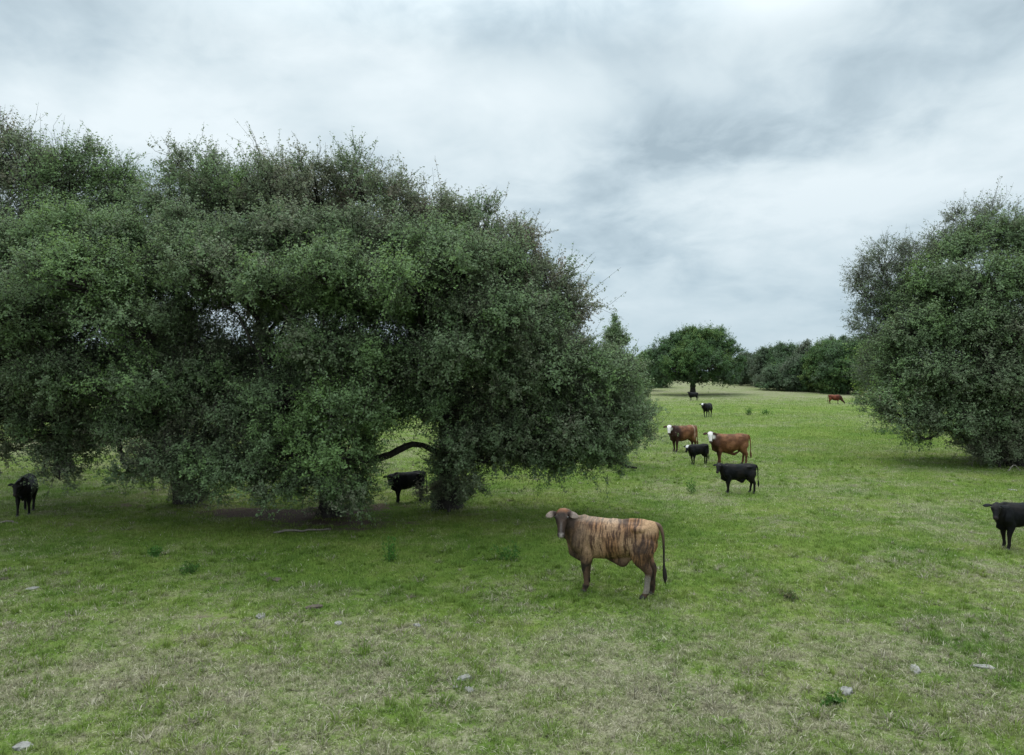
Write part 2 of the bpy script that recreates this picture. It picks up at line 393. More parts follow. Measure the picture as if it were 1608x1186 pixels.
def build_grass():
    Vs, T3, att = [], [], {'dry': [], 'rnd': [], 'straw': []}
    n0 = 0
    bands = [(3.5, 6.5, 1300, 1.15), (6.5, 10, 2900, 1.0), (10, 14, 2000, 1.05), (14, 20, 1150, 1.15), (20, 30, 500, 1.4), (30, 46, 170, 2.0), (46, 75, 45, 3.0), (75, 120, 9, 4.5)]
    for y0, y1, dens, sz in bands:
        hw = 0.80
        n = int((2 * (hw * y1 + 7) * (y1 - y0)) * dens)
        y = rng.uniform(y0, y1, n); x = rng.uniform(-1, 1, n) * (hw * y1 + 7)
        inside = (np.abs(x) < hw * y + 1) | ((np.abs(x) < hw * y + 7) & (rng.random(n) < .6)); x, y = x[inside], y[inside]; n = len(x)
        # gather in tufts
        x = x + (noise2(x * 9, y * 9, 51) - .5) * .12; y = y + (noise2(x * 9 + 5, y * 9, 52) - .5) * .12
        dry, dirt = fields(x, y)
        tuft = fbm(x * 2.2, y * 2.2, 61, 3)
        keep = rng.random(n) < np.clip(1.25 - 1.5 * dirt - 0.35 * np.clip(dry, 0, 1) + (tuft - .5) * 1.6, 0.03, 1)
        x, y, dry, dirt, tuft = x[keep], y[keep], dry[keep], dirt[keep], tuft[keep]; n = len(x)
        straw = (rng.random(n) < np.clip(0.03 + 0.50 * np.clip(dry, 0, 1.1), 0, .65)).astype(float)
        L_ = rng.uniform(.035, .085, n) * (0.7 + 1.1 * np.clip(tuft - .25, 0, 1)) * sz ** .75
        L_ = L_ * (1 + 0.5 * straw * rng.random(n))
        lean = np.where(straw > 0, rng.uniform(.6, 1.5, n), rng.uniform(.15, 1.0, n))
        a = rng.uniform(0, 2 * math.pi, n)
        w = rng.uniform(.0028, .0058, n) * sz * np.where(straw > 0, .75, 1.0)
        z = gh(x, y) - .004
        B = np.stack([x, y, z], 1)
        D = np.stack([np.cos(a) * np.sin(lean), np.sin(a) * np.sin(lean), np.cos(lean)], 1)
        D2 = np.stack([np.cos(a) * np.sin(np.minimum(lean * 1.6, 1.75)), np.sin(a) * np.sin(np.minimum(lean * 1.6, 1.75)), np.cos(np.minimum(lean * 1.6, 1.6))], 1)
        b = a + rng.uniform(.9, 2.2, n)
        S = np.stack([np.cos(b), np.sin(b), np.zeros(n)], 1) * w[:, None]
        mid = B + D * (L_ * .55)[:, None]; tip = mid + D2 * (L_ * .5)[:, None]
        rnd = rng.random(n)
        V = np.stack([B - S, B + S, mid + S * .8, mid - S * .8, tip], 1).reshape(-1, 3)
        k = n0 + np.arange(n)[:, None] * 5
        T3.append(np.concatenate([k + np.array([[0, 1, 2]]), k + np.array([[0, 2, 3]]), k + np.array([[3, 2, 4]])]))
        Vs.append(V); n0 += len(V)
        for nm, val in (('dry', dry), ('rnd', rnd), ('straw', straw)): att[nm].append(np.repeat(val, 5))
    # bunches: taller tufts of green grass, grey dead bunchgrass and broad-leaved rosettes
    nt_ = 5200; ty = np.sqrt(rng.uniform(6.5 ** 2, 34 ** 2, nt_)); ty = np.where(rng.random(nt_) < .45, rng.uniform(6.5, 16, nt_), ty); tx = rng.uniform(-.8, .8, nt_) * ty
    td_, tr_ = fields(tx, ty); clus = fbm(tx * .7 + 40, ty * .7, 77, 3)
    ok = rng.random(nt_) < sstep(.42, .62, clus) * (1 - .7 * np.clip(tr_, 0, 1)) + .06; tx, ty, td_ = tx[ok], ty[ok], td_[ok]
    kind = rng.random(len(tx)); kind = np.where(kind < .25 + .5 * np.clip(td_, 0, 1), 1, np.where(kind > .88, 2, 0))
    nb = rng.integers(16, 44, len(tx)); ti = np.repeat(np.arange(len(tx)), nb); n = len(ti); kk = kind[ti]
    rad_ = rng.uniform(.03, .13, len(tx))[ti]; a = rng.uniform(0, 2 * math.pi, n); rr = np.sqrt(rng.random(n)) * rad_
    x = tx[ti] + np.cos(a) * rr; y = ty[ti] + np.sin(a) * rr; z = gh(x, y) - .005
    ht_ = rng.uniform(.05, .15, len(tx))[ti] * rng.uniform(.5, 1.15, n); ht_ = np.where(kk == 2, ht_ * .6, ht_)
    lean = np.where(kk == 0, rng.uniform(.05, .8, n), np.where(kk == 1, rng.uniform(.4, 1.45, n), rng.uniform(.8, 1.4, n)))
    w = rng.uniform(.0025, .005, n) * (1 + ty[ti] / 30) * np.where(kk == 2, 2.6, 1.0)
    D = np.stack([np.cos(a) * np.sin(lean), np.sin(a) * np.sin(lean), np.cos(lean)], 1); l2 = np.minimum(lean * 1.5 + .15, 1.7)
    D2 = np.stack([np.cos(a) * np.sin(l2), np.sin(a) * np.sin(l2), np.cos(l2)], 1)
    S = np.stack([-np.sin(a), np.cos(a), np.zeros(n)], 1) * w[:, None]; B = np.stack([x, y, z], 1)
    mid = B + D * (ht_ * .6)[:, None]; tip = mid + D2 * (ht_ * .5)[:, None]
    Vs.append(np.stack([B - S, B + S, mid + S * .9, mid - S * .9, tip], 1).reshape(-1, 3)); k = n0 + np.arange(n)[:, None] * 5; n0 += n * 5
    T3.append(np.concatenate([k + np.array([[0, 1, 2]]), k + np.array([[0, 2, 3]]), k + np.array([[3, 2, 4]])]))
    for nm, val in (('dry', np.where(kk == 1, .6, -.5)), ('rnd', rng.random(n) * .8), ('straw', np.where(kk == 1, (rng.random(n) < .8) * 1.0, 0.0))): att[nm].append(np.repeat(val, 5))
    o = np_mesh('grass', np.concatenate(Vs), [np.concatenate(T3)], grass_material(), attrs={k: np.concatenate(v) for k, v in att.items()})
    tag(o, 'short green pasture grass mixed with pale dead straw', 'grass', kind='stuff')

# ------------------------------------------------------------------ trees
def leaf_cards(C, Nrm, L_, W_, tint, rnd):
    """folded diamond leaves at C with normals Nrm"""
    n = len(C)
    t = unit(np.cross(Nrm, rng.normal(size=(n, 3)))); s = np.cross(Nrm, t)
    a = C - t * L_[:, None] * .5; b = C + t * L_[:, None] * .5
    c = C + s * W_[:, None] * .5 + t * (L_ * .05)[:, None]; d = C - s * W_[:, None] * .5 + t * (L_ * .05)[:, None]
    V = np.stack([a, c, b, d], 1).reshape(-1, 3)
    Q = np.arange(n * 4).reshape(-1, 4)
    return V, Q, np.repeat(tint, 4), np.repeat(rnd, 4)

def bez(p0, p1, c0, c1, K):
    t = np.linspace(0, 1, K)[:, None]
    return (1 - t) ** 3 * p0 + 3 * (1 - t) ** 2 * t * c0 + 3 * (1 - t) * t * t * c1 + t ** 3 * p1

def make_tree(name, base, lobes, label, cat='tree', group=None, mat=None, bark=None, trunk_r=0.3, fork_h=1.6, leaf=0.071,
              clump=0.60, spacing=0.43, twigs=11, per=22, fork=None, limbs=(), lean=None, stems=1, fill=0.0, up=0.35, seed=1, droop=0.0, wr=0.55, origin=None):
    """lobes: (centre xyz, radii xyz, density, tint)"""
    global rng
    rng = np.random.default_rng(seed)
    base = np.array(base, float)
    mat = mat or M_OAK; bark = bark or M_BARK
    root = empty(name, tuple(base)); tag(root, label, cat, group)
    fork = np.array(fork if fork is not None else base + np.array([0, 0, fork_h]), float)
    # ---- limbs: join every lobe to the nearest node already joined
    nodes = [fork]; path = [0.0]; par = [-1]; wt = [0.0]
    order = sorted(range(len(lobes)), key=lambda i: np.linalg.norm(np.array(lobes[i][0]) - fork))
    idx = {}
    for i in order:
        c = np.array(lobes[i][0], float) - np.array([0, 0, lobes[i][1][2] * .25])
        cost = [np.linalg.norm(c - nd) * (1.0 + (0.6 if c[2] < nd[2] - .8 else 0)) + .45 * pl for nd, pl in zip(nodes, path)]
        j = int(np.argmin(cost)); nodes.append(c); path.append(path[j] + np.linalg.norm(c - nodes[j])); par.append(j); wt.append(0.0)
        idx[i] = len(nodes) - 1
    vol = [0.0] * len(nodes)
    for i in range(len(lobes)): vol[idx[i]] = max(lobes[i][1]) ** 1.4 * .6 * min(1, .4 + lobes[i][2])
    for k in range(len(nodes) - 1, 0, -1): vol[par[k]] += vol[k]
    tot = vol[0]
    rad = [trunk_r * .55 * math.sqrt(max(v, .02) / tot) for v in vol]
    tb = Bag(); bb = Bag(); K = 12
    for k in range(1, len(nodes)):
        p0, p1 = nodes[par[k]], nodes[k]; d = np.linalg.norm(p1 - p0)
        c0 = p0 + (p1 - p0) * .33 + np.array([0, 0, .18 * d]) + rng.normal(size=3) * .06 * d
        c1 = p0 + (p1 - p0) * .7 + rng.normal(size=3) * .10 * d
        P = bez(p0, p1, c0, c1, K)
        P[1:-1] += rng.normal(size=(K - 2, 3)) * min(.05, .015 * d)
        r0 = min(rad[par[k]] * .9, rad[k] * 1.35 + .01)
        V, Q = tubes(P[None], np.linspace(r0, rad[k] * .8, K)[None] * (1 + .08 * rng.normal(size=(1, K))), 7)
        tb.add(V, Q)
    # trunk(s)
    for s in range(stems):
        off = np.array([0, 0, 0.]) if stems == 1 else np.array([math.cos(s * 2.4) * trunk_r * 1.6, math.sin(s * 2.4) * trunk_r * 1.6, 0])
        K2 = 14; t = np.linspace(0, 1, K2)
        tgt = fork if s == 0 else nodes[1 + (s * 3) % (len(nodes) - 1)]
        b0 = base + off - np.array([0, 0, .15])
        P = bez(b0, tgt, b0 + (tgt - b0) * .3 + np.array([0, 0, .1]), b0 + (tgt - b0) * .7 + off * .8, K2)
        P[2:-1] += rng.normal(size=(K2 - 3, 3)) * .02
        r = trunk_r * (1.0 / math.sqrt(stems)) * (1 + .7 * np.exp(-t * 7)) * (1 - .12 * t) * (1 if s == 0 else (1 - .6 * t))
        V, Q = tubes(P[None], r[None] * (1 + .03 * rng.normal(size=(1, K2))), 14)
        V += (noise3(V * 5, 7)[:, None] - .5) * .12 * trunk_r * unit(V - np.repeat(P, 14, 0))
        tb.add(V, Q)
    for lm in limbs:     # explicit visible limbs: (points, r0, r1)
        pts = np.array(lm[0], float); K3 = 16
        t = np.linspace(0, len(pts) - 1, K3); i = np.minimum(t.astype(int), len(pts) - 2); f = (t - i)[:, None]
        q0 = pts[np.maximum(i - 1, 0)]; q1 = pts[i]; q2 = pts[i + 1]; q3 = pts[np.minimum(i + 2, len(pts) - 1)]
        P = .5 * ((2 * q1) + (-q0 + q2) * f + (2 * q0 - 5 * q1 + 4 * q2 - q3) * f ** 2 + (-q0 + 3 * q1 - 3 * q2 + q3) * f ** 3)
        P[1:-1] += rng.normal(size=(K3 - 2, 3)) * .025
        V, Q = tubes(P[None], np.linspace(lm[1], lm[2], K3)[None] * (1 + .06 * rng.normal(size=(1, K3))), 8); tb.add(V, Q)
    # ---- clumps on each lobe
    LV, LQ, LT, LR = [], [], [], []; nl = 0
    for i, (c, r, dens, tint) in enumerate(lobes):
        c = np.array(c, float); r = np.array(r, float); r = np.maximum(r - .42 * clump, r * .5)
        area = 4 * math.pi * ((r[0] * r[1]) ** 1.6 / 3 + (r[0] * r[2]) ** 1.6 / 3 + (r[1] * r[2]) ** 1.6 / 3) ** (1 / 1.6)
        n = max(6, int(area / spacing ** 2 * dens))
        d = unit(rng.normal(size=(int(n * 1.5), 3)))
        keep = rng.random(len(d)) < np.clip(.8 + d[:, 2] * .6, .35, 1)
        d = d[keep][:n]; n = len(d)
        lump = 1 + .45 * (noise3(d * 1.7 + i * 7.7 + seed, 3) - .5) + .25 * (noise3(d * 4 + i * 3.3, 4) - .5)
        rr = (1 - rng.random(n) ** 1.6 * .0) * rng.uniform(.72, 1.0, n) * lump
        inner = rng.random(n) < .22
        rr[inner] *= rng.uniform(.35, .8, inner.sum())
        C = c + d * r * rr[:, None]
        # branch from lobe heart to each clump
        nd = nodes[idx[i]]
        f = rng.uniform(.0, .5, n)[:, None]
        p0 = nd + (C - nd) * f * .4 + rng.normal(size=(n, 3)) * r * .08; K4 = 6
        t = np.linspace(0, 1, K4)[None, :, None]
        ctl = p0 + (C - p0) * .5 + rng.normal(size=(n, 3)) * .12 * np.linalg.norm(C - p0, axis=1)[:, None] + np.array([0, 0, -.05])
        P = (1 - t) ** 2 * p0[:, None] + 2 * (1 - t) * t * ctl[:, None] + t ** 2 * C[:, None]
        br = (.010 + .008 * np.linalg.norm(C - p0, axis=1)) * (clump / .62)
        V, Q = tubes(P, br[:, None] * np.linspace(1, .35, K4)[None], 4); bb.add(V, Q)
        # twigs and leaves
        cs = clump * rng.uniform(.6, 1.35, n) * np.where(rng.random(n) < .07, 1.6, 1.0)
        ct = tint + rng.normal(size=n) * .10 + (noise3(C * .9, 91) - .5) * .35 + (noise3(C * .35, 92) - .5) * .3
        m = n * twigs; ci = np.repeat(np.arange(n), twigs)
        td = unit(d[ci] * .8 + rng.normal(size=(m, 3)) * .62 + np.array([0, 0, up]))
        tl = cs[ci] * rng.uniform(.55, 1.25, m)
        T0 = C[ci] + rng.normal(size=(m, 3)) * .16 * cs[ci][:, None]
        T1 = T0 + td * tl[:, None] + np.array([0, 0, -droop]) * tl[:, None]
        Tm = (T0 + T1) / 2 + rng.normal(size=(m, 3)) * .08 * tl[:, None]
        V, Q = tubes(np.stack([T0, Tm, T1], 1), np.tile([.007, .005, .0025], (m, 1)) * (clump / .62), 3); bb.add(V, Q)
        q = m * per; qi = np.repeat(np.arange(m), per)
        s = rng.uniform(.08, .99, q)[:, None]
        LC = T0[qi] * (1 - s) ** 2 + 2 * Tm[qi] * s * (1 - s) + T1[qi] * s ** 2 + rng.normal(size=(q, 3)) * leaf * .5
        Nn = unit(rng.normal(size=(q, 3)) * .62 + td[qi] * .75 + d[ci][qi] * .3 + np.array([0, 0, .45]))
        L_ = leaf * rng.uniform(.65, 1.25, q); W_ = L_ * wr * rng.uniform(.8, 1.2, q)
        V, Q, a, b = leaf_cards(LC, Nn, L_, W_, ct[ci][qi] + rng.normal(size=q) * .06, rng.random(q))
        LV.append(V); LQ.append(Q + nl); nl += len(V); LT.append(a); LR.append(b)
    V, Q = tb.arr(); tr = np_mesh('trunk', V - base, [Q], bark, root, smooth=True)
    V, Q = bb.arr(); np_mesh('branches', V - base, [Q], bark, root, smooth=False)
    V = np.concatenate(LV) - base
    np_mesh('crown', V, [np.concatenate(LQ)], mat, root, attrs={'tint': np.clip(np.concatenate(LT), 0, 1), 'rnd': np.concatenate(LR)})
    return root

def LB(px, py, Y, rx, rz, ry=None, dens=1.0, tint=.55):
    """lobe from pixel centre / radii at depth Y"""
    k = Y / F
    return (wpt(px, py, Y), (rx * k, (ry if ry else (rx + rz) / 2 * k), rz * k), dens, tint)

def LN(px, py, Y, rx, rz, ry=None, dens=1.0, tint=.55):
    if py < 350 and px > 280: dens *= .68      # airy tops
    return LB(px, py, Y - (.6 if py < 620 else .2), rx, rz, (ry or (rx + rz) / 2 * Y / F) * 1.3, dens, tint)

def build_near_trees():
    G = 'live oaks standing together on the left'
    # tall thin-topped tree behind at far left
    b = gpt(100, 742)
    make_tree('oak_tree', b, [
        LN(-90, 270, 29, 90, 85, None, 1.10, .35), LN(-10, 238, 29, 52, 60, None, 0.8, .35), LN(45, 275, 29, 62, 65, None, 1.0, .38), LN(105, 300, 28, 55, 65, None, 1.05, .5),
        LN(140, 262, 28, 38, 42, None, 0.98, .5), LN(185, 290, 28, 45, 45, None, 1.10, .62), LN(215, 330, 28, 45, 50, None, 1.10, .5), LN(130, 360, 28, 80, 55, None, 1.10, .5), LN(30, 370, 29, 80, 55, None, 1.10, .35),
        LN(240, 400, 28, 60, 60, None, 1.10, .45), LN(-60, 430, 30, 100, 80, None, 1.10, .4), LN(90, 450, 30, 90, 70, None, 1.10, .4)],
        'tallest oak at the far left, its thin greyish top bare enough to show sky', group=G, trunk_r=.30, fork_h=3, seed=3, leaf=.10, per=12, spacing=.6, clump=.7)
    b = gpt(295, 788)
    make_tree('oak_tree', b, [
        LN(75, 405, 20, 75, 55, 2.0, 1, .62), LN(160, 395, 20, 85, 55, 2.2, 1, .55), LN(235, 410, 21, 70, 55, 2.2, 1, .45), LN(-10, 440, 20, 80, 60, 2.3, 1, .7), LN(-110, 450, 21, 90, 80, 2.5, 1, .5),
        LN(60, 480, 19.5, 85, 45, 2.0, 1, .68), LN(160, 490, 20, 80, 45, 2.0, 1, .55), LN(-30, 540, 19.5, 90, 55, 2.2, .95, .45), LN(70, 570, 19.5, 80, 50, 2.0, .9, .42), LN(235, 500, 22, 60, 45, 2.0, .7, .4),
        LN(170, 600, 19.5, 80, 45, 1.8, .95, .5), LN(255, 610, 18.5, 75, 45, 1.6, 1, .62), LN(20, 640, 20, 60, 45, 1.8, .9, .4), LN(110, 670, 20, 60, 45, 1.5, .85, .4), LN(-70, 640, 20.5, 60, 50, 2.0, .8, .45),
        LN(185, 680, 19.5, 45, 35, 1.2, .6, .42), LN(330, 640, 19, 55, 45, 1.4, .9, .5), LN(310, 700, 19, 42, 45, 1.1, .9, .5), LN(290, 755, 19.5, 32, 25, .6, .7, .45), LN(95, 745, 19, 30, 30, .6, .35, .5),
        LN(280, 560, 22.5, 70, 40, 2, .9, .35), LN(230, 660, 19, 50, 40, 1.4, 1, .5), LN(120, 620, 22, 100, 50, 2, .8, .3), LN(350, 580, 19.5, 50, 40, 1.5, 1, .55), LN(20, 700, 20, 40, 28, 1.2, .6, .4), LN(250, 715, 19, 40, 26, 1, .8, .5), LN(0, 590, 22, 90, 50, 2, .8, .35), LN(290, 725, 18, 70, 35, 1.2, 1, .55), LN(365, 740, 18.2, 50, 36, 1.1, 1, .5), LN(215, 735, 19, 38, 22, 1, .7, .5), LN(150, 440, 17.6, 75, 55, 1.8, 1, .6), LN(235, 520, 18.2, 55, 48, 1.5, .9, .5), LN(40, 500, 17.6, 70, 50, 1.8, 1, .6), LN(100, 600, 18, 60, 42, 1.4, 1, .5), LN(105, 715, 20, 42, 36, 1.2, .8, .45), LN(310, 765, 19, 40, 24, .8, .8, .45)],
        'broad dark oak at the left with low boughs over the black cow', group=G, trunk_r=.29, fork=wpt(262, 655, 22), seed=4,
        limbs=[([wpt(262, 660, 22), wpt(330, 590, 22), wpt(400, 545, 22), wpt(440, 500, 22)], .16, .05), ([wpt(262, 660, 22), wpt(240, 590, 22.5), wpt(180, 560, 22), wpt(90, 545, 22)], .15, .05)])
    b = gpt(520, 808)
    make_tree('oak_tree', b, [
        LN(325, 290, 22, 50, 42, 2.0, 1, .42), LN(300, 345, 22, 48, 45, 2, 1, .45), LN(375, 315, 22, 55, 50, 2.2, 1, .5), LN(440, 310, 21.5, 60, 45, 2.2, .85, .42), LN(505, 315, 21.5, 55, 50, 2.2, .85, .42), LN(570, 300, 21.5, 50, 45, 2.0, .75, .35),
        LN(325, 385, 21, 60, 50, 2.2, 1, .48), LN(405, 400, 20.5, 75, 45, 2.3, 1, .52), LN(490, 390, 20, 70, 50, 2.3, 1, .48), LN(570, 385, 20, 60, 50, 2.2, 1, .5), LN(440, 330, 23, 40, 80, 2, .3, .2),
        LN(310, 465, 21, 50, 35, 1.6, .6, .4), LN(470, 470, 20, 70, 35, 1.8, .85, .5), LN(560, 480, 19.5, 70, 40, 2.0, 1, .6), LN(430, 545, 20.5, 45, 30, 1.5, .6, .5), LN(520, 560, 19, 70, 38, 1.8, .95, .42),
        LN(360, 555, 22, 45, 25, 1.6, .4, .3), LN(600, 570, 20, 50, 40, 1.8, .8, .35), LN(545, 640, 17.3, 75, 42, 1.5, 1.1, .72), LN(450, 625, 18.5, 65, 38, 1.6, 1, .55), LN(385, 660, 18.3, 48, 50, 1.3, .9, .5),
        LN(460, 700, 17.6, 70, 50, 1.4, 1.05, .62), LN(550, 710, 17.3, 52, 45, 1.2, 1.05, .7), LN(405, 735, 18, 40, 35, 1.0, .8, .5), LN(535, 765, 17.6, 55, 36, .9, 1, .6), LN(440, 760, 17.9, 50, 35, 1, 1, .5), LN(330, 430, 17.8, 65, 48, 1.8, 1, .5), LN(430, 455, 17.4, 60, 42, 1.6, 1, .5), LN(530, 440, 17.4, 65, 50, 1.8, 1, .55), LN(500, 545, 18, 55, 42, 1.4, 1, .5), LN(585, 560, 17.8, 50, 42, 1.4, 1, .55), LN(560, 772, 17.6, 38, 28, .8, .9, .6), LN(400, 465, 22.5, 80, 42, 2, .7, .35), LN(310, 520, 22.5, 45, 28, 1.4, .5, .4), LN(390, 515, 22.8, 40, 24, 1.2, .45, .4), LN(450, 500, 22.6, 40, 24, 1.2, .6, .4), LN(540, 460, 22, 90, 50, 2, .9, .35), LN(480, 590, 21.5, 100, 45, 2, 1, .35), LN(600, 620, 21, 60, 45, 1.6, .9, .35), LN(620, 440, 19.8, 50, 45, 1.8, 1, .5), LN(360, 440, 20.5, 60, 35, 1.8, .8, .5), LN(430, 670, 20, 70, 50, 1.6, .9, .4), LN(600, 650, 17.8, 42, 35, 1.1, .8, .75), LN(475, 755, 17.8, 40, 28, .8, .7, .5)],
        'middle oak whose bright green bough hangs nearly to the ground', group=G, trunk_r=.32, fork_h=1.8, seed=5,
        limbs=[([wpt(520, 720, 20.3), wpt(560, 725, 20), wpt(610, 713, 19.8), wpt(650, 698, 19.8), wpt(690, 712, 19.8), wpt(722, 745, 19.6)], .12, .06),
               ([wpt(480, 620, 20), wpt(420, 560, 20.5), wpt(370, 545, 21), wpt(310, 525, 21.5)], .14, .04)])
    b = gpt(703, 797)
    tw = [(740, 640), (790, 660), (850, 680), (910, 702), (960, 722)]
    make_tree('oak_tree', b, [
        LN(630, 335, 21.5, 50, 42, 2.0, .75, .38), LN(690, 345, 21, 52, 36, 2.0, .75, .35), LN(750, 368, 20.5, 50, 42, 1.9, .7, .32), LN(630, 400, 20, 60, 45, 2.0, 1, .55), LN(705, 410, 19.7, 65, 50, 2.1, 1, .56),
        LN(780, 430, 19.7, 60, 50, 2.0, 1, .48), LN(810, 392, 20, 42, 44, 1.4, .6, .12), LN(856, 445, 20, 44, 42, 1.6, .7, .15), LN(892, 495, 20, 38, 42, 1.4, .65, .12), LN(830, 500, 19.6, 60, 50, 1.9, 1, .42),
        LN(640, 480, 19.8, 60, 40, 1.9, .8, .5), LN(720, 500, 19.5, 65, 45, 2.0, .9, .4), LN(890, 550, 20, 38, 35, 1.5, .8, .25), LN(770, 560, 19.3, 70, 42, 1.9, 1, .55), LN(680, 580, 19, 55, 40, 1.7, .9, .45),
        LN(850, 585, 19.3, 60, 42, 1.8, 1, .5), LN(700, 645, 18.8, 52, 35, 1.5, .95, .5), LN(725, 700, 19, 50, 38, 1.3, .9, .45), LN(770, 640, 20, 52, 38, 1.4, .85, .42), LN(930, 590, 19.8, 48, 45, 1.6, 1, .62),
        LN(975, 600, 20, 35, 45, 1.4, .9, .68), LN(900, 655, 19.3, 62, 42, 1.6, 1, .62), LN(975, 660, 19.6, 50, 42, 1.5, 1, .6), LN(935, 700, 19.4, 55, 30, 1.3, .9, .6), LN(1005, 690, 19.8, 25, 22, .9, .6, .6),
        LN(860, 705, 19.6, 48, 30, 1.0, .9, .48), LN(800, 705, 20, 40, 30, .9, .7, .45), LN(760, 720, 19.8, 35, 24, .8, .6, .45), LN(900, 722, 19.4, 42, 26, .9, .95, .55), LN(760, 716, 19, 45, 30, 1, .9, .48), LN(830, 722, 19.2, 45, 26, 1, .9, .5), LN(955, 722, 19.4, 38, 24, .9, .95, .6), LN(800, 680, 18.8, 55, 35, 1.2, 1, .5), LN(880, 690, 18.9, 50, 34, 1.2, 1, .55), LN(740, 745, 19, 25, 22, .6, .6, .45), LN(705, 735, 19.6, 42, 30, .9, .9, .42), LN(720, 420, 17.8, 60, 50, 1.6, 1, .55), LN(640, 460, 17.6, 60, 50, 1.6, 1, .55), LN(790, 500, 18, 55, 45, 1.5, 1, .5), LN(845, 545, 18.3, 45, 38, 1.3, 1, .5), LN(720, 560, 18, 55, 42, 1.4, 1, .5),
        LN(730, 450, 22, 90, 60, 2, .9, .35), LN(810, 540, 21.5, 80, 50, 2, .9, .35), LN(650, 540, 21.5, 40, 35, 1.6, .6, .3), LN(690, 620, 21, 60, 40, 1.6, .9, .35), LN(800, 600, 19.3, 50, 35, 1.5, 1, .5), LN(900, 610, 21, 60, 45, 1.6, 1, .5), LN(820, 650, 19, 45, 26, 1.2, .7, .45), LN(650, 640, 19, 35, 30, 1.2, .9, .6), LN(665, 500, 22.5, 50, 40, 1.5, .7, .35)],
        'right-hand oak of the clump, brown-tipped slope above and low boughs reaching over the pasture', group=G, trunk_r=.34, fork=wpt(705, 660, 21.3), seed=6,
        limbs=[([wpt(705, 665, 21), *[wpt(x, y, 20.2) for x, y in tw], wpt(1000, 735, 19.8)], .17, .03),
               ([wpt(705, 665, 21), wpt(760, 620, 20.6), wpt(840, 630, 20), wpt(920, 640, 20), wpt(980, 620, 20)], .16, .04),
               ([wpt(730, 640, 20.8), wpt(780, 690, 20.2), wpt(830, 725, 20), wpt(900, 742, 19.5)], .09, .02),
               ([wpt(760, 650, 20.6), wpt(810, 640, 20), wpt(880, 690, 19.6), wpt(930, 738, 19.3)], .08, .02),
               ([wpt(740, 645, 20.6), wpt(770, 700, 20), wpt(790, 740, 19.8)], .06, .02)])
    b = gpt(962, 728)
    make_tree('juniper_tree', b, [
        LB(965, 536, 31, 17, 34, .6, 1.1, .5), LB(978, 540, 31, 9, 10, .3, 1, .5), LB(963, 565, 31, 28, 30, 1.0, 1.1, .5), LB(945, 570, 31, 20, 22, .8, 1, .5), LB(985, 590, 31, 28, 32, 1.0, 1, .6), LB(955, 610, 31, 40, 35, 1.3, 1, .5), LB(1000, 640, 31, 26, 40, 1.0, 1, .6), LB(965, 670, 31, 40, 35, 1.3, 1, .45),
        LB(966, 514, 31, 11, 22, .35, 2, .5), LB(962, 530, 31, 12, 16, .4, 2, .5)],
        'small pointed tree whose tip rises behind the right edge of the oaks', group=None, trunk_r=.16, fork_h=1.5, seed=7, clump=.42, spacing=.45, up=.9, leaf=.085)
    # ---- right-hand group
    b = gpt(1590, 730)
    make_tree('oak_tree', b, [
        LB(1560, 375, 33, 55, 40, None, .9, .5), LB(1500, 400, 33, 48, 38, None, .9, .5), LB(1620, 380, 33, 70, 45, None, 1, .5), LB(1470, 450, 32, 50, 42, None, 1, .6), LB(1550, 450, 31, 65, 50, None, 1, .6),
        LB(1640, 450, 31, 70, 60, None, 1, .65), LB(1450, 520, 31.5, 48, 45, None, 1, .55), LB(1530, 520, 30.5, 60, 45, None, 1, .62), LB(1610, 530, 30, 65, 50, None, 1, .5), LB(1720, 500, 31, 80, 80, None, 1, .5),
        LB(1420, 590, 31.5, 48, 42, None, 1, .5), LB(1490, 590, 30.5, 58, 42, None, 1, .45), LB(1570, 600, 30, 60, 42, None, 1, .42), LB(1650, 610, 30, 60, 50, None, 1, .42), LB(1395, 630, 31.5, 32, 30, None, 1, .6),
        LB(1420, 655, 31, 44, 32, None, .95, .5), LB(1490, 665, 30.5, 55, 36, None, 1, .5), LB(1560, 670, 30.5, 50, 42, None, 1, .5), LB(1615, 685, 31, 50, 48, None, 1, .48), LB(1565, 705, 31.5, 38, 26, None, 1, .45), LB(1450, 685, 31, 35, 18, None, .6, .5), LB(1380, 640, 31, 34, 26, None, .9, .55), LB(1530, 695, 31, 40, 22, None, .8, .5), LB(1430, 545, 32, 50, 45, None, 1, .5), LB(1500, 500, 34, 85, 70, None, 1, .5), LB(1500, 610, 33.5, 90, 55, None, 1, .5), LB(1600, 560, 33.5, 90, 70, None, 1, .5), LB(1440, 480, 33, 50, 45, None, 1, .55), LB(1600, 660, 33.5, 80, 50, None, 1, .45), LB(1700, 640, 31, 70, 60, None, 1, .45)],
        'massive dark oak at the right edge with foliage almost down to the grass', group='oaks at the right edge', trunk_r=.4, fork_h=2.0, seed=8, leaf=.105, clump=.75, spacing=.53, twigs=11, per=17, stems=4)
    b = gpt(1545, 717)
